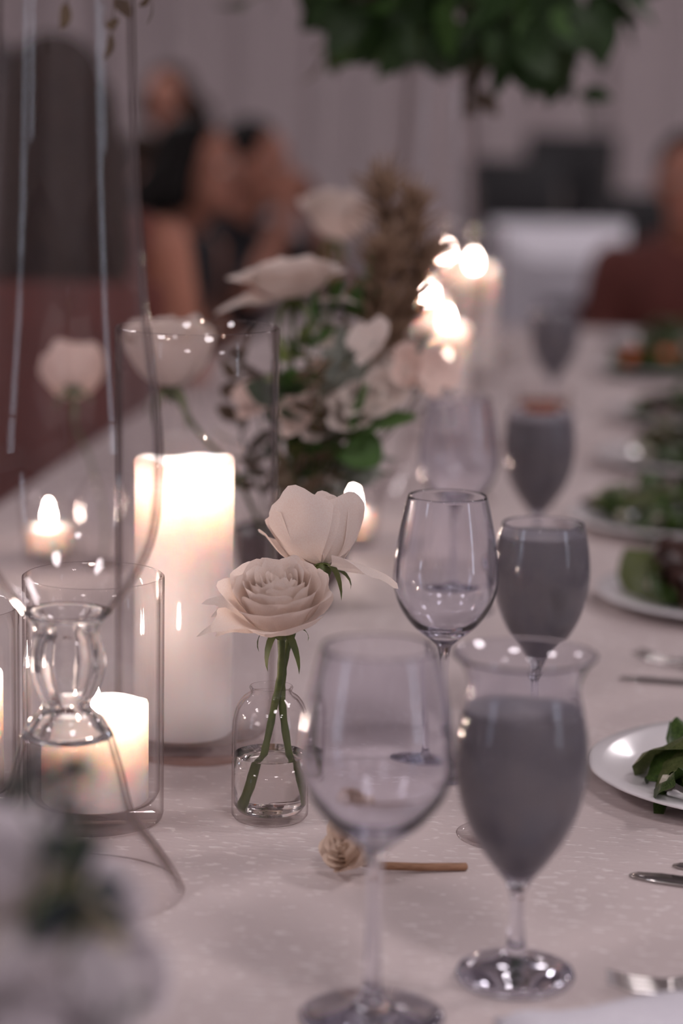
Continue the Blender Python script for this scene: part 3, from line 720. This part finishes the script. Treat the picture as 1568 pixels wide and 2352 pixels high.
# big greenery on the distant trumpet vase, and sprays on the near one
def greenery(label, center, n, ext, size, mats, seed, hang, group, sl=0.20):
    rnd = random.Random(seed)
    t = thing('greenery', label, 'foliage', center, group)
    # woody stems down into the vase
    for k in range(6):
        a = k * PI / 3; tip = Vector((math.cos(a) * ext[0] * 0.7, math.sin(a) * ext[1] * 0.7, rnd.uniform(-0.3, 0.6) * ext[2]))
        P = crom([(0.008 * math.cos(a), 0.008 * math.sin(a), -sl), (0.012 * math.cos(a), 0.012 * math.sin(a), -0.02), tuple(tip * 0.5 + Vector((0, 0, 0.04))), tuple(tip)], 5)
        part('stem', tube('stem', P, 0.0028, 6), 'leaf_brown', t)
    for k in range(n):
        while True:
            p = Vector((rnd.uniform(-1, 1), rnd.uniform(-1, 1), rnd.uniform(-1, 1)))
            if 0.25 < p.length < 1: break
        q = Vector((p.x * ext[0], p.y * ext[1], p.z * ext[2] - hang * max(0, p.xy.length - 0.5)))
        d = Vector((p.x, p.y, p.z * 0.6 - 0.55)) + Vector((rnd.gauss(0, .4), rnd.gauss(0, .4), rnd.gauss(0, .4)))
        add_leaf(t, mats[rnd.randrange(len(mats))], rnd.choice(['oval', 'long', 'oval']), q, d, size * rnd.uniform(0.7, 1.25), rnd.uniform(-1.5, 1.5), rnd)
    return t
pg = at(1105, 20, 3.05)
greenery('dark green bush of leaves on top of the distant trumpet vase', (pg.x - 0.01, 3.05, pg.z + 0.07), 290, (0.185, 0.20, 0.13), 0.070, ['leaf_dark', 'leaf_dark', 'leaf_dark', 'leaf_dark', 'leaf_green'], 4, 0.02, None)
for i, uvs in enumerate([[(960, -150), (860, 0), (790, 60), (745, 130)], [(950, -160), (760, -60), (650, -30), (570, 0)], [(1010, -100), (1060, 40), (1110, 120), (1090, 220)], [(1100, -100), (1230, 60), (1290, 140), (1335, 225)]]):
    pts = [at(u, v, 3.05 + 0.02 * i) for u, v in uvs]
    sprig('leaf_spray', ['leafy spray drooping left from the distant greenery', 'leafy spray reaching far left along the top of the distant greenery', 'pale leafy spray hanging below the distant greenery near the vase mouth', 'leafy spray hanging lowest from the distant greenery, by the far table'][i], pts[0], pts, ['leaf_brown', 'leaf_dark', 'leaf_brown', 'leaf_dark'][i], 'oval', 8, 0.055, 20 + i, 'sprays of the distant greenery', srad=0.002)
for i, (uvs, dy) in enumerate([([(150, -420), (230, -260), (262, -60), (256, 75)], -0.02), ([(150, -420), (300, -250), (345, -80), (350, -5)], 0.02), ([(150, -420), (170, -250), (160, -100), (153, 5)], -0.045), ([(150, -420), (60, -300), (-20, -150), (-60, 20)], 0.0)]):
    pts = [at(u, v, pt.y + dy * (0.3 + 0.7 * j / 3)) for j, (u, v) in enumerate(uvs)]
    sprig('leaf_spray', ['thin spray hanging lowest along the trumpet vase neck', 'thin spray with one dark leaf dangling right of the trumpet vase', 'thin spray hanging in front of the trumpet vase tube', 'thin spray falling on the outer side of the trumpet vase'][i], pts[0], pts, 'leaf_brown', 'oval', 6, 0.022, 40 + i, 'sprays of the near trumpet vase', srad=0.0009, stem_mat='leaf_brown')
pn = at(155, -420, pt.y)
greenery('leafy greenery on top of the near trumpet vase', (pn.x, pt.y, pn.z + 0.05), 60, (0.10, 0.10, 0.07), 0.07, ['leaf_dark', 'leaf_green'], 9, 0.0, None, 0.07)

# foreground flowers, bottom left corner, close to the camera
FY = 0.97
fb = Vector((-0.165, FY + 0.02, TZ))
t = part('flower_bowl', lathe('flower_bowl', [(0, 0.0005), (0.035, 0.0005), (0.04, 0.004)] + [tuple(q) for q in crom([(0.04, 0.004), (0.055, 0.03), (0.06, 0.07), (0.056, 0.10)], 4)][1:] + [(0.052, 0.10), (0.055, 0.07), (0.05, 0.03), (0, 0.012)], 48), 'china', loc=fb)
tag(t, 'white bowl holding the flowers in the near corner', 'bowl')
def near_stem(c): return [fb + Vector((0, 0, 0.02)), fb.lerp(c, 0.5) + Vector((0, 0, 0.03)), c]
for i, (u, v, dy, ax, r, m) in enumerate([(0, 2125, -0.02, (0.12, -0.35, 0.95), 0.036, 'petal_cool'), (55, 2220, -0.03, (0.3, -0.7, 0.6), 0.034, 'petal_cream'), (250, 2260, 0.02, (0.7, -0.3, 0.5), 0.020, 'petal_cool'), (60, 2440, -0.06, (0.2, -0.5, 0.7), 0.042, 'petal_cool'), (165, 2140, 0.03, (0.4, -0.3, 0.8), 0.026, 'petal_cool'), (-60, 2100, 0.02, (-0.3, -0.2, 0.9), 0.034, 'petal_cream')]):
    c = at(u, v, FY + dy)
    rose(['highest lilac white rose of the near corner flowers', 'cream rose facing the camera in the near corner flowers', 'small white rose sticking out sideways from the near corner flowers', 'lowest white rose of the near corner flowers', 'half open white rose behind dark leaves in the near corner', 'cream rose at the outer side of the near corner flowers'][i], c, ax, r, m, near_stem(c), 'open', group='near corner roses')
for i, (uvs, m, k, n, s) in enumerate([([(80, 2060), (60, 1850), (25, 1765)], 'leaf_blue', 'oval', 6, 0.026), ([(120, 2050), (125, 1870), (112, 1790), (108, 1755)], 'leaf_blue', 'oval', 8, 0.027), ([(150, 2040), (185, 1870), (205, 1795)], 'leaf_blue', 'oval', 7, 0.026), ([(60, 2150), (110, 2060), (180, 2040), (215, 2055)], 'leaf_blue', 'oval', 6, 0.026), ([(130, 2300), (180, 2250), (205, 2290), (240, 2320)], 'leaf_dark', 'long', 5, 0.027), ([(150, 2200), (190, 2120), (215, 2115)], 'leaf_blue', 'oval', 3, 0.018), ([(120, 2380), (190, 2330), (250, 2345)], 'leaf_dark', 'oval', 4, 0.024)]):
    pts = [fb + Vector((0, 0, 0.05))] + [at(u, v, FY - 0.065) for u, v in uvs]
    sprig('leaf_sprig', ['dark bluish leaves above the highest lilac white rose', 'upright dark bluish sprig of the near corner flowers', 'dark bluish sprig nearest the short candle', 'dark bluish leaves crossing the middle of the near corner flowers', 'narrow dark green leaves low in the near corner flowers', 'small dark bluish leaves beside the small white rose', 'dark green leaves at the bottom of the near corner flowers'][i], pts[0], pts, m, k, n, s, 60 + i, 'foliage of the near corner flowers', srad=0.0016)

# ------------------------------------------------------------------ fallen bud on a stick
pc = ground(805, 2010); pe = ground(1073, 2000)
M = Matrix.Translation(pc + Vector((0, 0, 0.0)))
t = thing('dried_rosebud', 'pale dried rosebud on a brown wooden stick lying on the tablecloth', 'dried flower', pc)
for i, (me, a) in enumerate(rose_petal_sets('cup')):
    if i in (0, 1): continue
    if i > 30: break
    o = bpy.data.objects.new('petal', me); col.objects.link(o); o.parent = t
    o.material_slots[0].link = 'OBJECT'; o.material_slots[0].material = MATS['dry_bud']
    o.matrix_local = Matrix.Translation((0.012, 0.002, 0.0165)) @ Vector((0, 0, 1)).rotation_difference(Vector((-0.75, -0.5, 0.42))).to_matrix().to_4x4() @ Matrix.Rotation(a, 4, 'Z') @ Matrix.Scale(0.025, 4)
e = pe - pc; e.z = 0.003
part('stick', tube('stick', [Vector((0.008, 0.002, 0.008)), Vector((0.02, 0.003, 0.006)), e * 0.6 + Vector((0, 0, 0.002)), e - e.normalized() * 0.001, e], [0.0026, 0.0028, 0.0028, 0.0027, 0.0016], 10), 'wood_stick', t)

# ------------------------------------------------------------------ plates, salads, cutlery
plate_prof = [(0, 0.0005), (0.075, 0.0005), (0.085, 0.003), (0.110, 0.0100), (0.139, 0.0150), (0.1412, 0.0165), (0.139, 0.0178), (0.128, 0.0172), (0.108, 0.0135), (0.092, 0.0085), (0.080, 0.0050), (0.05, 0.0045), (0, 0.0045)]
plate_me = lathe('plate', plate_prof, 96)
SL = []
def salad_leaf(seed):
    rnd = random.Random(seed); V = []; F = []; n = 7
    a, b, c = rnd.uniform(0, 6), rnd.uniform(0, 6), rnd.uniform(0, 6)
    for j in range(n + 1):
        for i in range(n + 1):
            s = -1 + 2 * i / n; q = j / n
            wd = 0.42 * math.sin(PI * (0.08 + 0.86 * q)) ** 0.7 * (1 + 0.12 * math.sin(q * 15 + a))
            V.append((q - 0.5, s * wd, 0.10 * math.sin(6 * q + a) * s + 0.16 * (1 - s * s) + 0.06 * math.sin(9 * s + b + 5 * q) * abs(s) + 0.12 * math.sin(3 * q + c)))
    for j in range(n):
        for i in range(n):
            k = j * (n + 1) + i; F.append([k, k + 1, k + n + 2, k + n + 1])
    return mesh('leaf', V, F)
SL = [salad_leaf(k) for k in range(5)]
def setting(i, y, x, label_p, label_s, big=1.0, dx=0.0, tomato=False, reds=0.25, hh=0.045):
    rnd = random.Random(100 + i)
    o = part('plate', plate_me, 'china', loc=(x, y, TZ)); tag(o, label_p, 'plate', 'white dinner plates')
    t = thing('salad', label_s, 'salad', (x + dx, y - (0.045 if i == 0 else 0.0), TZ + 0.006), 'plated salads')
    for k in range(26):
        a = rnd.uniform(0, 2 * PI); rr = 0.052 * math.sqrt(rnd.random()) * big; z = 0.012 + (hh - 0.012) * (1 - (rr / (0.056 * big)) ** 2) * rnd.uniform(0.55, 1)
        me = SL[rnd.randrange(5)]
        ob = bpy.data.objects.new('leaf', me); col.objects.link(ob); ob.parent = t
        if not me.materials: me.materials.append(MATS['salad_green'])
        q = rnd.random(); ob.material_slots[0].link = 'OBJECT'; ob.material_slots[0].material = MATS['salad_red' if q < reds else ('salad_pale' if q < reds + 0.2 else 'salad_green')]
        s = rnd.uniform(0.045, 0.070) * min(big, 1.2)
        ob.matrix_local = Matrix.Translation((rr * math.cos(a), rr * math.sin(a), z)) @ Euler((rnd.uniform(-0.6, 0.6), rnd.uniform(-0.6, 0.6), a + rnd.uniform(-1, 1))).to_matrix().to_4x4() @ Matrix.Scale(s, 4)
    for k in range(7):
        a = rnd.uniform(0, 2 * PI); rr = 0.05 * big
        me = crumb_me
        ob = bpy.data.objects.new('crumble', me); col.objects.link(ob); ob.parent = t
        ob.matrix_local = Matrix.Translation((rr * math.cos(a), rr * math.sin(a), 0.018)) @ Euler((a, a * 2, a)).to_matrix().to_4x4() @ Matrix.Scale(rnd.uniform(0.005, 0.010), 4)
    if tomato:
        for k in range(4):
            ob = bpy.data.objects.new('tomato', tom_me); col.objects.link(ob); ob.parent = t
            ob.matrix_local = Matrix.Translation((-0.05 + 0.028 * k, -0.035 + 0.01 * (k % 2), 0.030)) @ Matrix.Scale(0.018, 4)
def crumb():
    bm = bmesh.new(); bmesh.ops.create_icosphere(bm, subdivisions=2, radius=1)
    for v in bm.verts: v.co *= 1 + 0.5 * noise.noise(v.co * 2.2)
    me = bpy.data.meshes.new('crumble'); bm.to_mesh(me); bm.free(); me.materials.append(MATS['crumble']); return me
crumb_me = crumb()
tom_me = lathe('tomato', [(0, 0.75), (0.1, 0.82), (0.3, 0.95), (0.62, 0.85), (0.9, 0.45), (1.0, 0.0), (0.9, -0.5), (0.55, -0.85), (0.0, -0.95)][::-1], 20); tom_me.materials.append(MATS['tomato'])
PL = [(1.79, 0.333), (2.44, 0.405), (2.88, 0.415), (3.36, 0.495), (3.82, 0.56), (4.45, 0.60), (4.95, 0.66)]
lp = ['white plate with a raised ring, beside the nearest clouded drink', 'white plate beside the second clouded drink', 'third white plate along the row of salads', 'fourth white plate along the row of salads', 'fifth white plate along the row of salads', 'white plate carrying the tomatoes', 'last white plate at the far end of the table']
ls = ['salad of green leaves and crumbled cheese on the plate beside the nearest clouded drink', 'dark leafy salad with a reddish upright leaf beside the second clouded drink', 'wide low mound of dark green and red salad, third along the row', 'bright green salad on the fourth plate along the row', 'green salad on the fifth plate along the row', 'salad topped with orange red tomatoes', 'salad on the last plate at the far end of the table']
for i, (y, x) in enumerate(PL):
    setting(i, y, x, lp[i], ls[i], [1.25, 1.25, 1.9, 1.4, 1.4, 1.2, 1.0][i], [-0.035, -0.025, 0.0, -0.01, -0.01, -0.02, 0][i], i == 5, [0.15, 0.55, 0.35, 0.1, 0.2, 0.2, 0.2][i], [0.036, 0.050, 0.030, 0.030, 0.025, 0.03, 0.03][i])
# cutlery
def knife(label, loc, rz, scale=1.0):
    t = thing('table_knife', label, 'knife', loc, 'table cutlery', rz)
    V = []; F = []
    prof = [(0.0, 0.002, 0.0005), (0.004, 0.006, 0.0008), (0.02, 0.0095, 0.0010), (0.07, 0.0100, 0.0012), (0.10, 0.0085, 0.0016), (0.108, 0.0055, 0.0025)]
    for x, wd, th in prof: V += [(x, -wd, 0.001), (x, wd, 0.001), (x, wd, 0.001 + th), (x, -wd, 0.001 + th * 1.6)]
    for i in range(len(prof) - 1):
        for k in range(4):
            a = i * 4 + k; b = i * 4 + (k + 1) % 4; F.append([a, b, b + 4, a + 4])
    F += [[3, 2, 1, 0], [len(V) - 4, len(V) - 3, len(V) - 2, len(V) - 1]]
    part('blade', mesh('blade', V, F), 'steel', t)
    part('handle', tube('handle', [(0.107, 0, 0.004), (0.115, 0, 0.0042), (0.16, 0, 0.0050), (0.21, 0, 0.0062), (0.222, 0, 0.0060)], [0.0036, 0.0042, 0.0048, 0.0062, 0.003], 12), 'steel', t)
    t.scale = (scale,) * 3
    return t
def fork(label, loc, rz):
    t = thing('table_fork', label, 'fork', loc, 'table cutlery', rz)
    for k in range(4):
        y = -0.0105 + 0.007 * k
        part('tine', tube('tine', [(0, y * 0.95, 0.009), (0.015, y, 0.0045), (0.035, y, 0.0030), (0.052, y * 0.9, 0.0060)], [0.0007, 0.0013, 0.0015, 0.0018], 6), 'steel', t)
    V = []; F = []
    prof = [(0.050, 0.012, 0.0055), (0.062, 0.0125, 0.0085), (0.075, 0.0085, 0.011), (0.088, 0.0040, 0.012), (0.12, 0.0034, 0.0095), (0.16, 0.0055, 0.0050), (0.192, 0.0085, 0.0030), (0.200, 0.0050, 0.0028)]
    for x, wd, z in prof: V += [(x, -wd, z - 0.001), (x, wd, z - 0.001), (x, wd * 0.8, z + 0.0012), (x, -wd * 0.8, z + 0.0012)]
    for i in range(len(prof) - 1):
        for k in range(4):
            a = i * 4 + k; b = i * 4 + (k + 1) % 4; F.append([a, b, b + 4, a + 4])
    F += [[3, 2, 1, 0], [len(V) - 4, len(V) - 3, len(V) - 2, len(V) - 1]]
    part('handle', mesh('handle', V, F), 'steel', t)
    return t
g = ground(1446, 2012); knife('table knife pointing to the nearest clouded drink, below the salad plate', g, R(-22))
g = ground(1545, 1990); knife('second knife lying above the first, close to the salad plate', g, R(-20), 0.9)
g = ground(1392, 2275); fork('table fork in front of the near place setting, beside the folded napkin', g, R(-3))
g = ground(1420, 1560); knife('table knife between the first and second salad plates', g, R(-14))
g = ground(1460, 1515); fork('table fork between the first and second salad plates', g, R(-32))
# folded napkin, near right corner
def napkin_mesh():
    V = []; F = []; nx, ny = 20, 14
    for k in range(2):
        for j in range(ny + 1):
            for i in range(nx + 1):
                x = -0.09 + 0.18 * i / nx; y = -0.06 + 0.12 * j / ny
                z = 0.014 + 0.004 * math.sin(x * 50 + y * 20) + 0.003 * math.sin(y * 70)
                e = max(abs(x) / 0.09, abs(y) / 0.06)
                if e > 0.85: z *= 1 - (e - 0.85) / 0.15 * 0.7
                V.append((x, y, z if k else 0.0008))
    n1 = (nx + 1) * (ny + 1)
    for j in range(ny):
        for i in range(nx):
            a = j * (nx + 1) + i; F.append([n1 + a, n1 + a + 1, n1 + a + nx + 2, n1 + a + nx + 1]); F.append([a, a + nx + 1, a + nx + 2, a + 1])
    per = [i for i in range(nx + 1)] + [j * (nx + 1) + nx for j in range(1, ny + 1)] + [ny * (nx + 1) + i for i in range(nx - 1, -1, -1)] + [j * (nx + 1) for j in range(ny - 1, 0, -1)]
    for k in range(len(per)):
        a, b = per[k], per[(k + 1) % len(per)]; F.append([a, b, n1 + b, n1 + a])
    return mesh('napkin', V, F)
g = ground(1560, 2420)
o = part('napkin', napkin_mesh(), 'napkin', loc=g, rot=(0, 0, R(12))); tag(o, 'folded white cloth napkin in front of the near place setting', 'napkin')

# ------------------------------------------------------------------ chairs and guests
def chair(label, loc, rz, mat='chair_black', group='dark dining chairs', h=0.94):
    t = thing('dining_chair', label, 'chair', loc, group, rz)     # faces local +y
    part('seat', box('seat', -0.21, 0.21, -0.21, 0.21, 0.415, 0.455, 0.015), mat, t)
    b = part('backrest', box('backrest', -0.20, 0.20, -0.235, -0.20, 0.52, h, 0.014), mat, t)
    lg = tube('leg', [(0, 0, 0), (0, 0, 0.42)], [0.014, 0.018], 8)
    lb = tube('leg', [(0, -0.02, 0), (0, 0, 0.42), (0, -0.015, h - 0.1)], [0.014, 0.018, 0.014], 8)
    for sx in (-1, 1):
        part('leg', lg, 'chair_frame', t, loc=(sx * 0.18, 0.18, 0)); part('leg', lb, 'chair_frame', t, loc=(sx * 0.18, -0.195, 0))
    return t
def capsule(p0, r0, p1, r1, n=14):
    p0, p1 = Vector(p0), Vector(p1); d = (p1 - p0); L = d.length; d = d / L if L > 1e-6 else Vector((0, 0, 1))
    pts = []; rad = []
    for k in range(5):
        a = PI / 2 * (k + 0.35) / 5; pts.append(p0 - d * r0 * math.cos(a)); rad.append(r0 * math.sin(a))
    for k in range(6): f = k / 5; pts.append(p0.lerp(p1, f)); rad.append(r0 + (r1 - r0) * f)
    for k in range(5):
        a = PI / 2 * (4 - k + 0.35) / 5; pts.append(p1 + d * r1 * math.cos(a)); rad.append(r1 * math.sin(a))
    return tube_data(pts, rad, n)
def ellipsoid(c, r, rot=None, n=20, m=12):
    V = []; F = []; c = Vector(c); Rm = (rot or Euler((0, 0, 0))).to_matrix()
    for i in range(m + 1):
        th = PI * (i + 0.02) / (m + 0.04)
        for j in range(n):
            a = 2 * PI * j / n
            V.append(c + Rm @ Vector((r[0] * math.sin(th) * math.cos(a), r[1] * math.sin(th) * math.sin(a), -r[2] * math.cos(th))))
    for i in range(m):
        for j in range(n):
            k = (j + 1) % n; F.append([i * n + j, i * n + k, (i + 1) * n + k, (i + 1) * n + j])
    F.append(list(range(n - 1, -1, -1))); F.append([m * n + j for j in range(n)])
    return V, F
def fuse(name, pieces, voxel, smooth_it=4):
    V = []; F = []
    for v, f in pieces:
        o = len(V); V += list(v); F += [[a + o for a in q] for q in f]
    me = mesh(name, V, F); ob = bpy.data.objects.new('tmp', me); col.objects.link(ob)
    md = ob.modifiers.new('r', 'REMESH'); md.mode = 'VOXEL'; md.voxel_size = voxel
    s = ob.modifiers.new('s', 'SMOOTH'); s.iterations = smooth_it; s.factor = 0.5
    dg = bpy.context.evaluated_depsgraph_get(); dg.update()
    out = bpy.data.meshes.new_from_object(ob.evaluated_get(dg)); out.name = name
    bpy.data.objects.remove(ob); bpy.data.meshes.remove(me)
    out.polygons.foreach_set('use_smooth', [True] * len(out.polygons))
    return out
def person(label, loc, rz, head_h=1.18, skin='skin', hair='hair_black', hair_len=0, cloth='cloth_black', sleeves=0.5, arms='lap', lean=0.0, headturn=0.0, group='seated guests', pants=None):
    """seated person; local +y is forward, z=0 the floor, hips over the origin; body one fused surface"""
    t = thing('person', label, 'person', loc, group, rz)
    dz = head_h - 1.18
    def tl(x, y, z):                       # torso point, leaning forward
        k = (z - 0.52); return Vector((x, y + lean * k, z + dz * max(0, min(1, (z - 0.5) / 0.5))))
    pelvis = tl(0, 0.0, 0.545); belly = tl(0, 0.01, 0.70); chest = tl(0, 0.0, 0.88); neck = tl(0, 0.0, 1.02); head = tl(0, 0.03, 1.18)
    Rh = Euler((0, 0, headturn)).to_matrix()
    def hd(x, y, z): return head + Rh @ Vector((x, y, z))
    B = [ellipsoid(pelvis, (0.165, 0.12, 0.10)), ellipsoid(belly, (0.135, 0.10, 0.16)), ellipsoid(chest, (0.160, 0.105, 0.16)), capsule(tl(-0.13, 0, 0.965), 0.052, tl(0.13, 0, 0.965), 0.052), capsule(neck, 0.054, hd(0, -0.005, -0.05), 0.05)]
    B += [ellipsoid(head + Rh @ Vector((0, -0.01, 0.03)), (0.074, 0.092, 0.088), Euler((0, 0, headturn))), ellipsoid(hd(0, 0.018, -0.045), (0.056, 0.066, 0.068), Euler((0, 0, headturn))),
          capsule(hd(0, 0.076, 0.012), 0.009, hd(0, 0.100, -0.022), 0.0125), ellipsoid(hd(0, 0.076, -0.088), (0.022, 0.016, 0.016)),
          ellipsoid(hd(-0.076, -0.005, -0.005), (0.011, 0.020, 0.031)), ellipsoid(hd(0.076, -0.005, -0.005), (0.011, 0.020, 0.031)), capsule(hd(-0.035, 0.070, 0.033), 0.012, hd(0.035, 0.070, 0.033), 0.012)]
    C = [ellipsoid(pelvis, (0.180, 0.134, 0.112)), ellipsoid(belly, (0.150, 0.116, 0.17)), ellipsoid(chest, (0.176, 0.122, 0.168)), capsule(tl(-0.14, 0, 0.96), 0.060, tl(0.14, 0, 0.96), 0.060)]
    Pn = []
    for s in (-1, 1):
        hip = Vector((s * 0.095, 0.02, 0.53)); knee = Vector((s * 0.11, 0.43, 0.50)); ank = Vector((s * 0.11, 0.42, 0.085)); toe = Vector((s * 0.12, 0.58, 0.035))
        B += [capsule(hip, 0.085, knee, 0.056), capsule(knee, 0.054, ank, 0.036), capsule(ank + Vector((0, -0.02, -0.045)), 0.035, toe, 0.028)]
        Pn += [capsule(hip, 0.098, knee, 0.070), capsule(knee, 0.068, ank + Vector((0, 0, 0.05)), 0.055)]
        sh = tl(s * 0.185, 0.0, 0.955)
        if arms == 'lap': el = tl(s * 0.235, 0.03, 0.70); wr = Vector((s * 0.10, 0.25, 0.635 + dz * 0.3)); pd_ = Vector((-s * 0.35, 0.9, -0.15))
        elif arms == 'table': el = tl(s * 0.25, 0.20, 0.80); wr = Vector((s * 0.11, 0.43, 0.815)); pd_ = Vector((-s * 0.4, 0.9, -0.10))
        else: el = tl(s * 0.23, 0.24, 0.80); wr = hd(s * 0.07, 0.13, -0.12); pd_ = Vector((-s * 0.3, -0.1, 0.9))
        B += [capsule(sh, 0.052, el, 0.041), capsule(el, 0.040, wr, 0.027)]
        pd_ = pd_.normalized(); side = pd_.cross(Vector((0, 0, 1))).normalized() * -s; nrm = side.cross(pd_) * s
        if nrm.z < 0: nrm = -nrm
        palm = wr + pd_ * 0.05
        B += [capsule(wr, 0.025, palm, 0.021), capsule(palm + side * 0.020, 0.017, palm - side * 0.022, 0.016)]
        for k in range(4):
            o_ = palm + side * (0.027 - 0.018 * k) + pd_ * 0.015; L = (0.026, 0.030, 0.028, 0.021)[k]
            m1 = o_ + pd_ * L + nrm * 0.002; m2 = m1 + pd_ * L * 0.75 - nrm * 0.010; m3 = m2 + pd_ * L * 0.4 - nrm * 0.014
            B += [capsule(o_, 0.0095, m1, 0.009, 8), capsule(m1, 0.009, m2, 0.0085, 8), capsule(m2, 0.0085, m3, 0.008, 8)]
        th0 = wr + pd_ * 0.02 + side * 0.020; th1 = th0 + side * 0.030 + pd_ * 0.022; th2 = th1 + pd_ * 0.028 - nrm * 0.004
        B += [capsule(th0, 0.012, th1, 0.0105, 8), capsule(th1, 0.0105, th2, 0.009, 8)]
        if sleeves > 0:
            if sleeves <= 1: C += [capsule(sh, 0.064, sh.lerp(el, sleeves), 0.056)]
            else: C += [capsule(sh, 0.064, el, 0.054), capsule(el, 0.053, el.lerp(wr, sleeves - 1), 0.041)]
    b = part('body', fuse('body', B, 0.0095, 2), skin, t)
    part('top', fuse('top', C, 0.016, 3), cloth, t)
    part('trousers', fuse('trousers', Pn + [ellipsoid(pelvis - Vector((0, 0, 0.03)), (0.183, 0.137, 0.10))], 0.018, 3), pants or cloth, t)
    H = [ellipsoid(hd(0, -0.030, 0.048), (0.086, 0.092, 0.088), Euler((0, 0, headturn))), ellipsoid(hd(0, -0.050, 0.0), (0.084, 0.074, 0.095), Euler((0, 0, headturn)))]
    if hair_len:
        for s in (-1, 0, 1):
            H += [capsule(hd(s * 0.055, -0.055, 0.0), 0.055, hd(s * 0.085, -0.10, -hair_len * 0.5), 0.058), capsule(hd(s * 0.085, -0.10, -hair_len * 0.5), 0.058, hd(s * 0.075, -0.12, -hair_len), 0.035)]
        for s in (-1, 1): H += [capsule(hd(s * 0.080, 0.0, 0.03), 0.026, hd(s * 0.100, -0.01, -hair_len * 0.45), 0.034)]
    part('hair', fuse('hair', H, 0.011, 3), hair, t)
    for s in (-1, 1):
        ey = part('eye', mesh('eye', *ellipsoid((0, 0, 0), (0.0125, 0.009, 0.0085), n=12, m=8)), 'eye_white', t, loc=hd(s * 0.031, 0.074, 0.010))
        part('pupil', mesh('pupil', *ellipsoid((0, 0, 0), (0.0055, 0.004, 0.0055), n=10, m=6)), 'hair_black', ey, loc=Rh @ Vector((0, 0.007, 0)))
    part('mouth', mesh('mouth', *ellipsoid((0, 0, 0), (0.022, 0.009, 0.0075), Euler((0, 0, headturn)), n=12, m=8)), 'lips', t, loc=hd(0, 0.080, -0.055))
    return t
def guest(label, clabel, u, v, y, rz, cmat='chair_black', **kw):
    q = at(u, v, y); hh = q.z
    d = Matrix.Rotation(rz, 3, 'Z') @ Vector((0, 0.03 + kw.get('lean', 0) * 0.66, 0))
    loc = (q.x - d.x, q.y - d.y, 0)
    person(label, loc, rz, head_h=hh, **kw)
    chair(clabel, (loc[0], loc[1], 0), rz, cmat, group='chairs of the seated guests')
guest('guest with long brown hair seated sideways at the long table', 'maroon upholstered chair under the long haired guest', 128, 255, 4.25, R(2), cmat='cloth_maroon', hair='hair_brown', hair_len=0.46, cloth='cloth_maroon', sleeves=0, arms='lap')
guest('guest in a teal top behind the long haired guest', 'dark chair under the guest in teal', -12, 235, 4.95, R(-84), hair='hair_black', hair_len=0.2, cloth='cloth_teal', sleeves=1.6, arms='lap', skin='skin')
guest('guest in a sleeveless black top, face turned to the side', 'dark chair under the guest in black', 462, 392, 5.95, R(-112), hair='hair_black', hair_len=0.15, cloth='cloth_black', sleeves=0, arms='lap', lean=0.2)
guest('guest with short black hair, hands raised to the chin', 'dark chair under the guest with short black hair', 594, 385, 6.65, R(-118), hair='hair_black', cloth='cloth_black', sleeves=0.8, arms='chin', lean=0.25)
guest('guest in a white top beyond the guest in black', 'dark chair under the guest in white', 345, 405, 7.3, R(-105), hair='hair_brown', cloth='cloth_white', sleeves=1.0, arms='lap', lean=0.2, skin='skin_pale')
guest('far guest in olive seated alone before the drapes', 'dark chair under the far guest in olive', 385, 230, 9.4, R(160), hair='hair_brown', hair_len=0.1, cloth='cloth_olive', sleeves=1.8, arms='lap')
guest('guest in a maroon top and black hair at the end of the long table', 'dark chair under the guest in maroon', 1580, 425, 6.0, R(165), hair='hair_black', cloth='cloth_maroon', sleeves=1.5, arms='lap', lean=0.2)
# empty chairs round the far table
for i, (u, y, rz, lab, h, m) in enumerate([(1195, 9.75, R(180), 'black chair behind the far white table, its back to the drapes', 0.97, 'chair_black'), (1300, 10.4, R(170), 'taller black chair turned aside behind the far white table', 1.06, 'chair_black'), (1478, 9.75, R(180), 'low black chair at the far corner of the far white table', 0.84, 'chair_black'), (1405, 6.75, R(0), 'navy chair in front of the far white table', 0.70, 'cloth_navy')]):
    q = at(u, 450, y); chair(lab, (q.x, y, 0), rz, m, 'chairs round the far table', h)
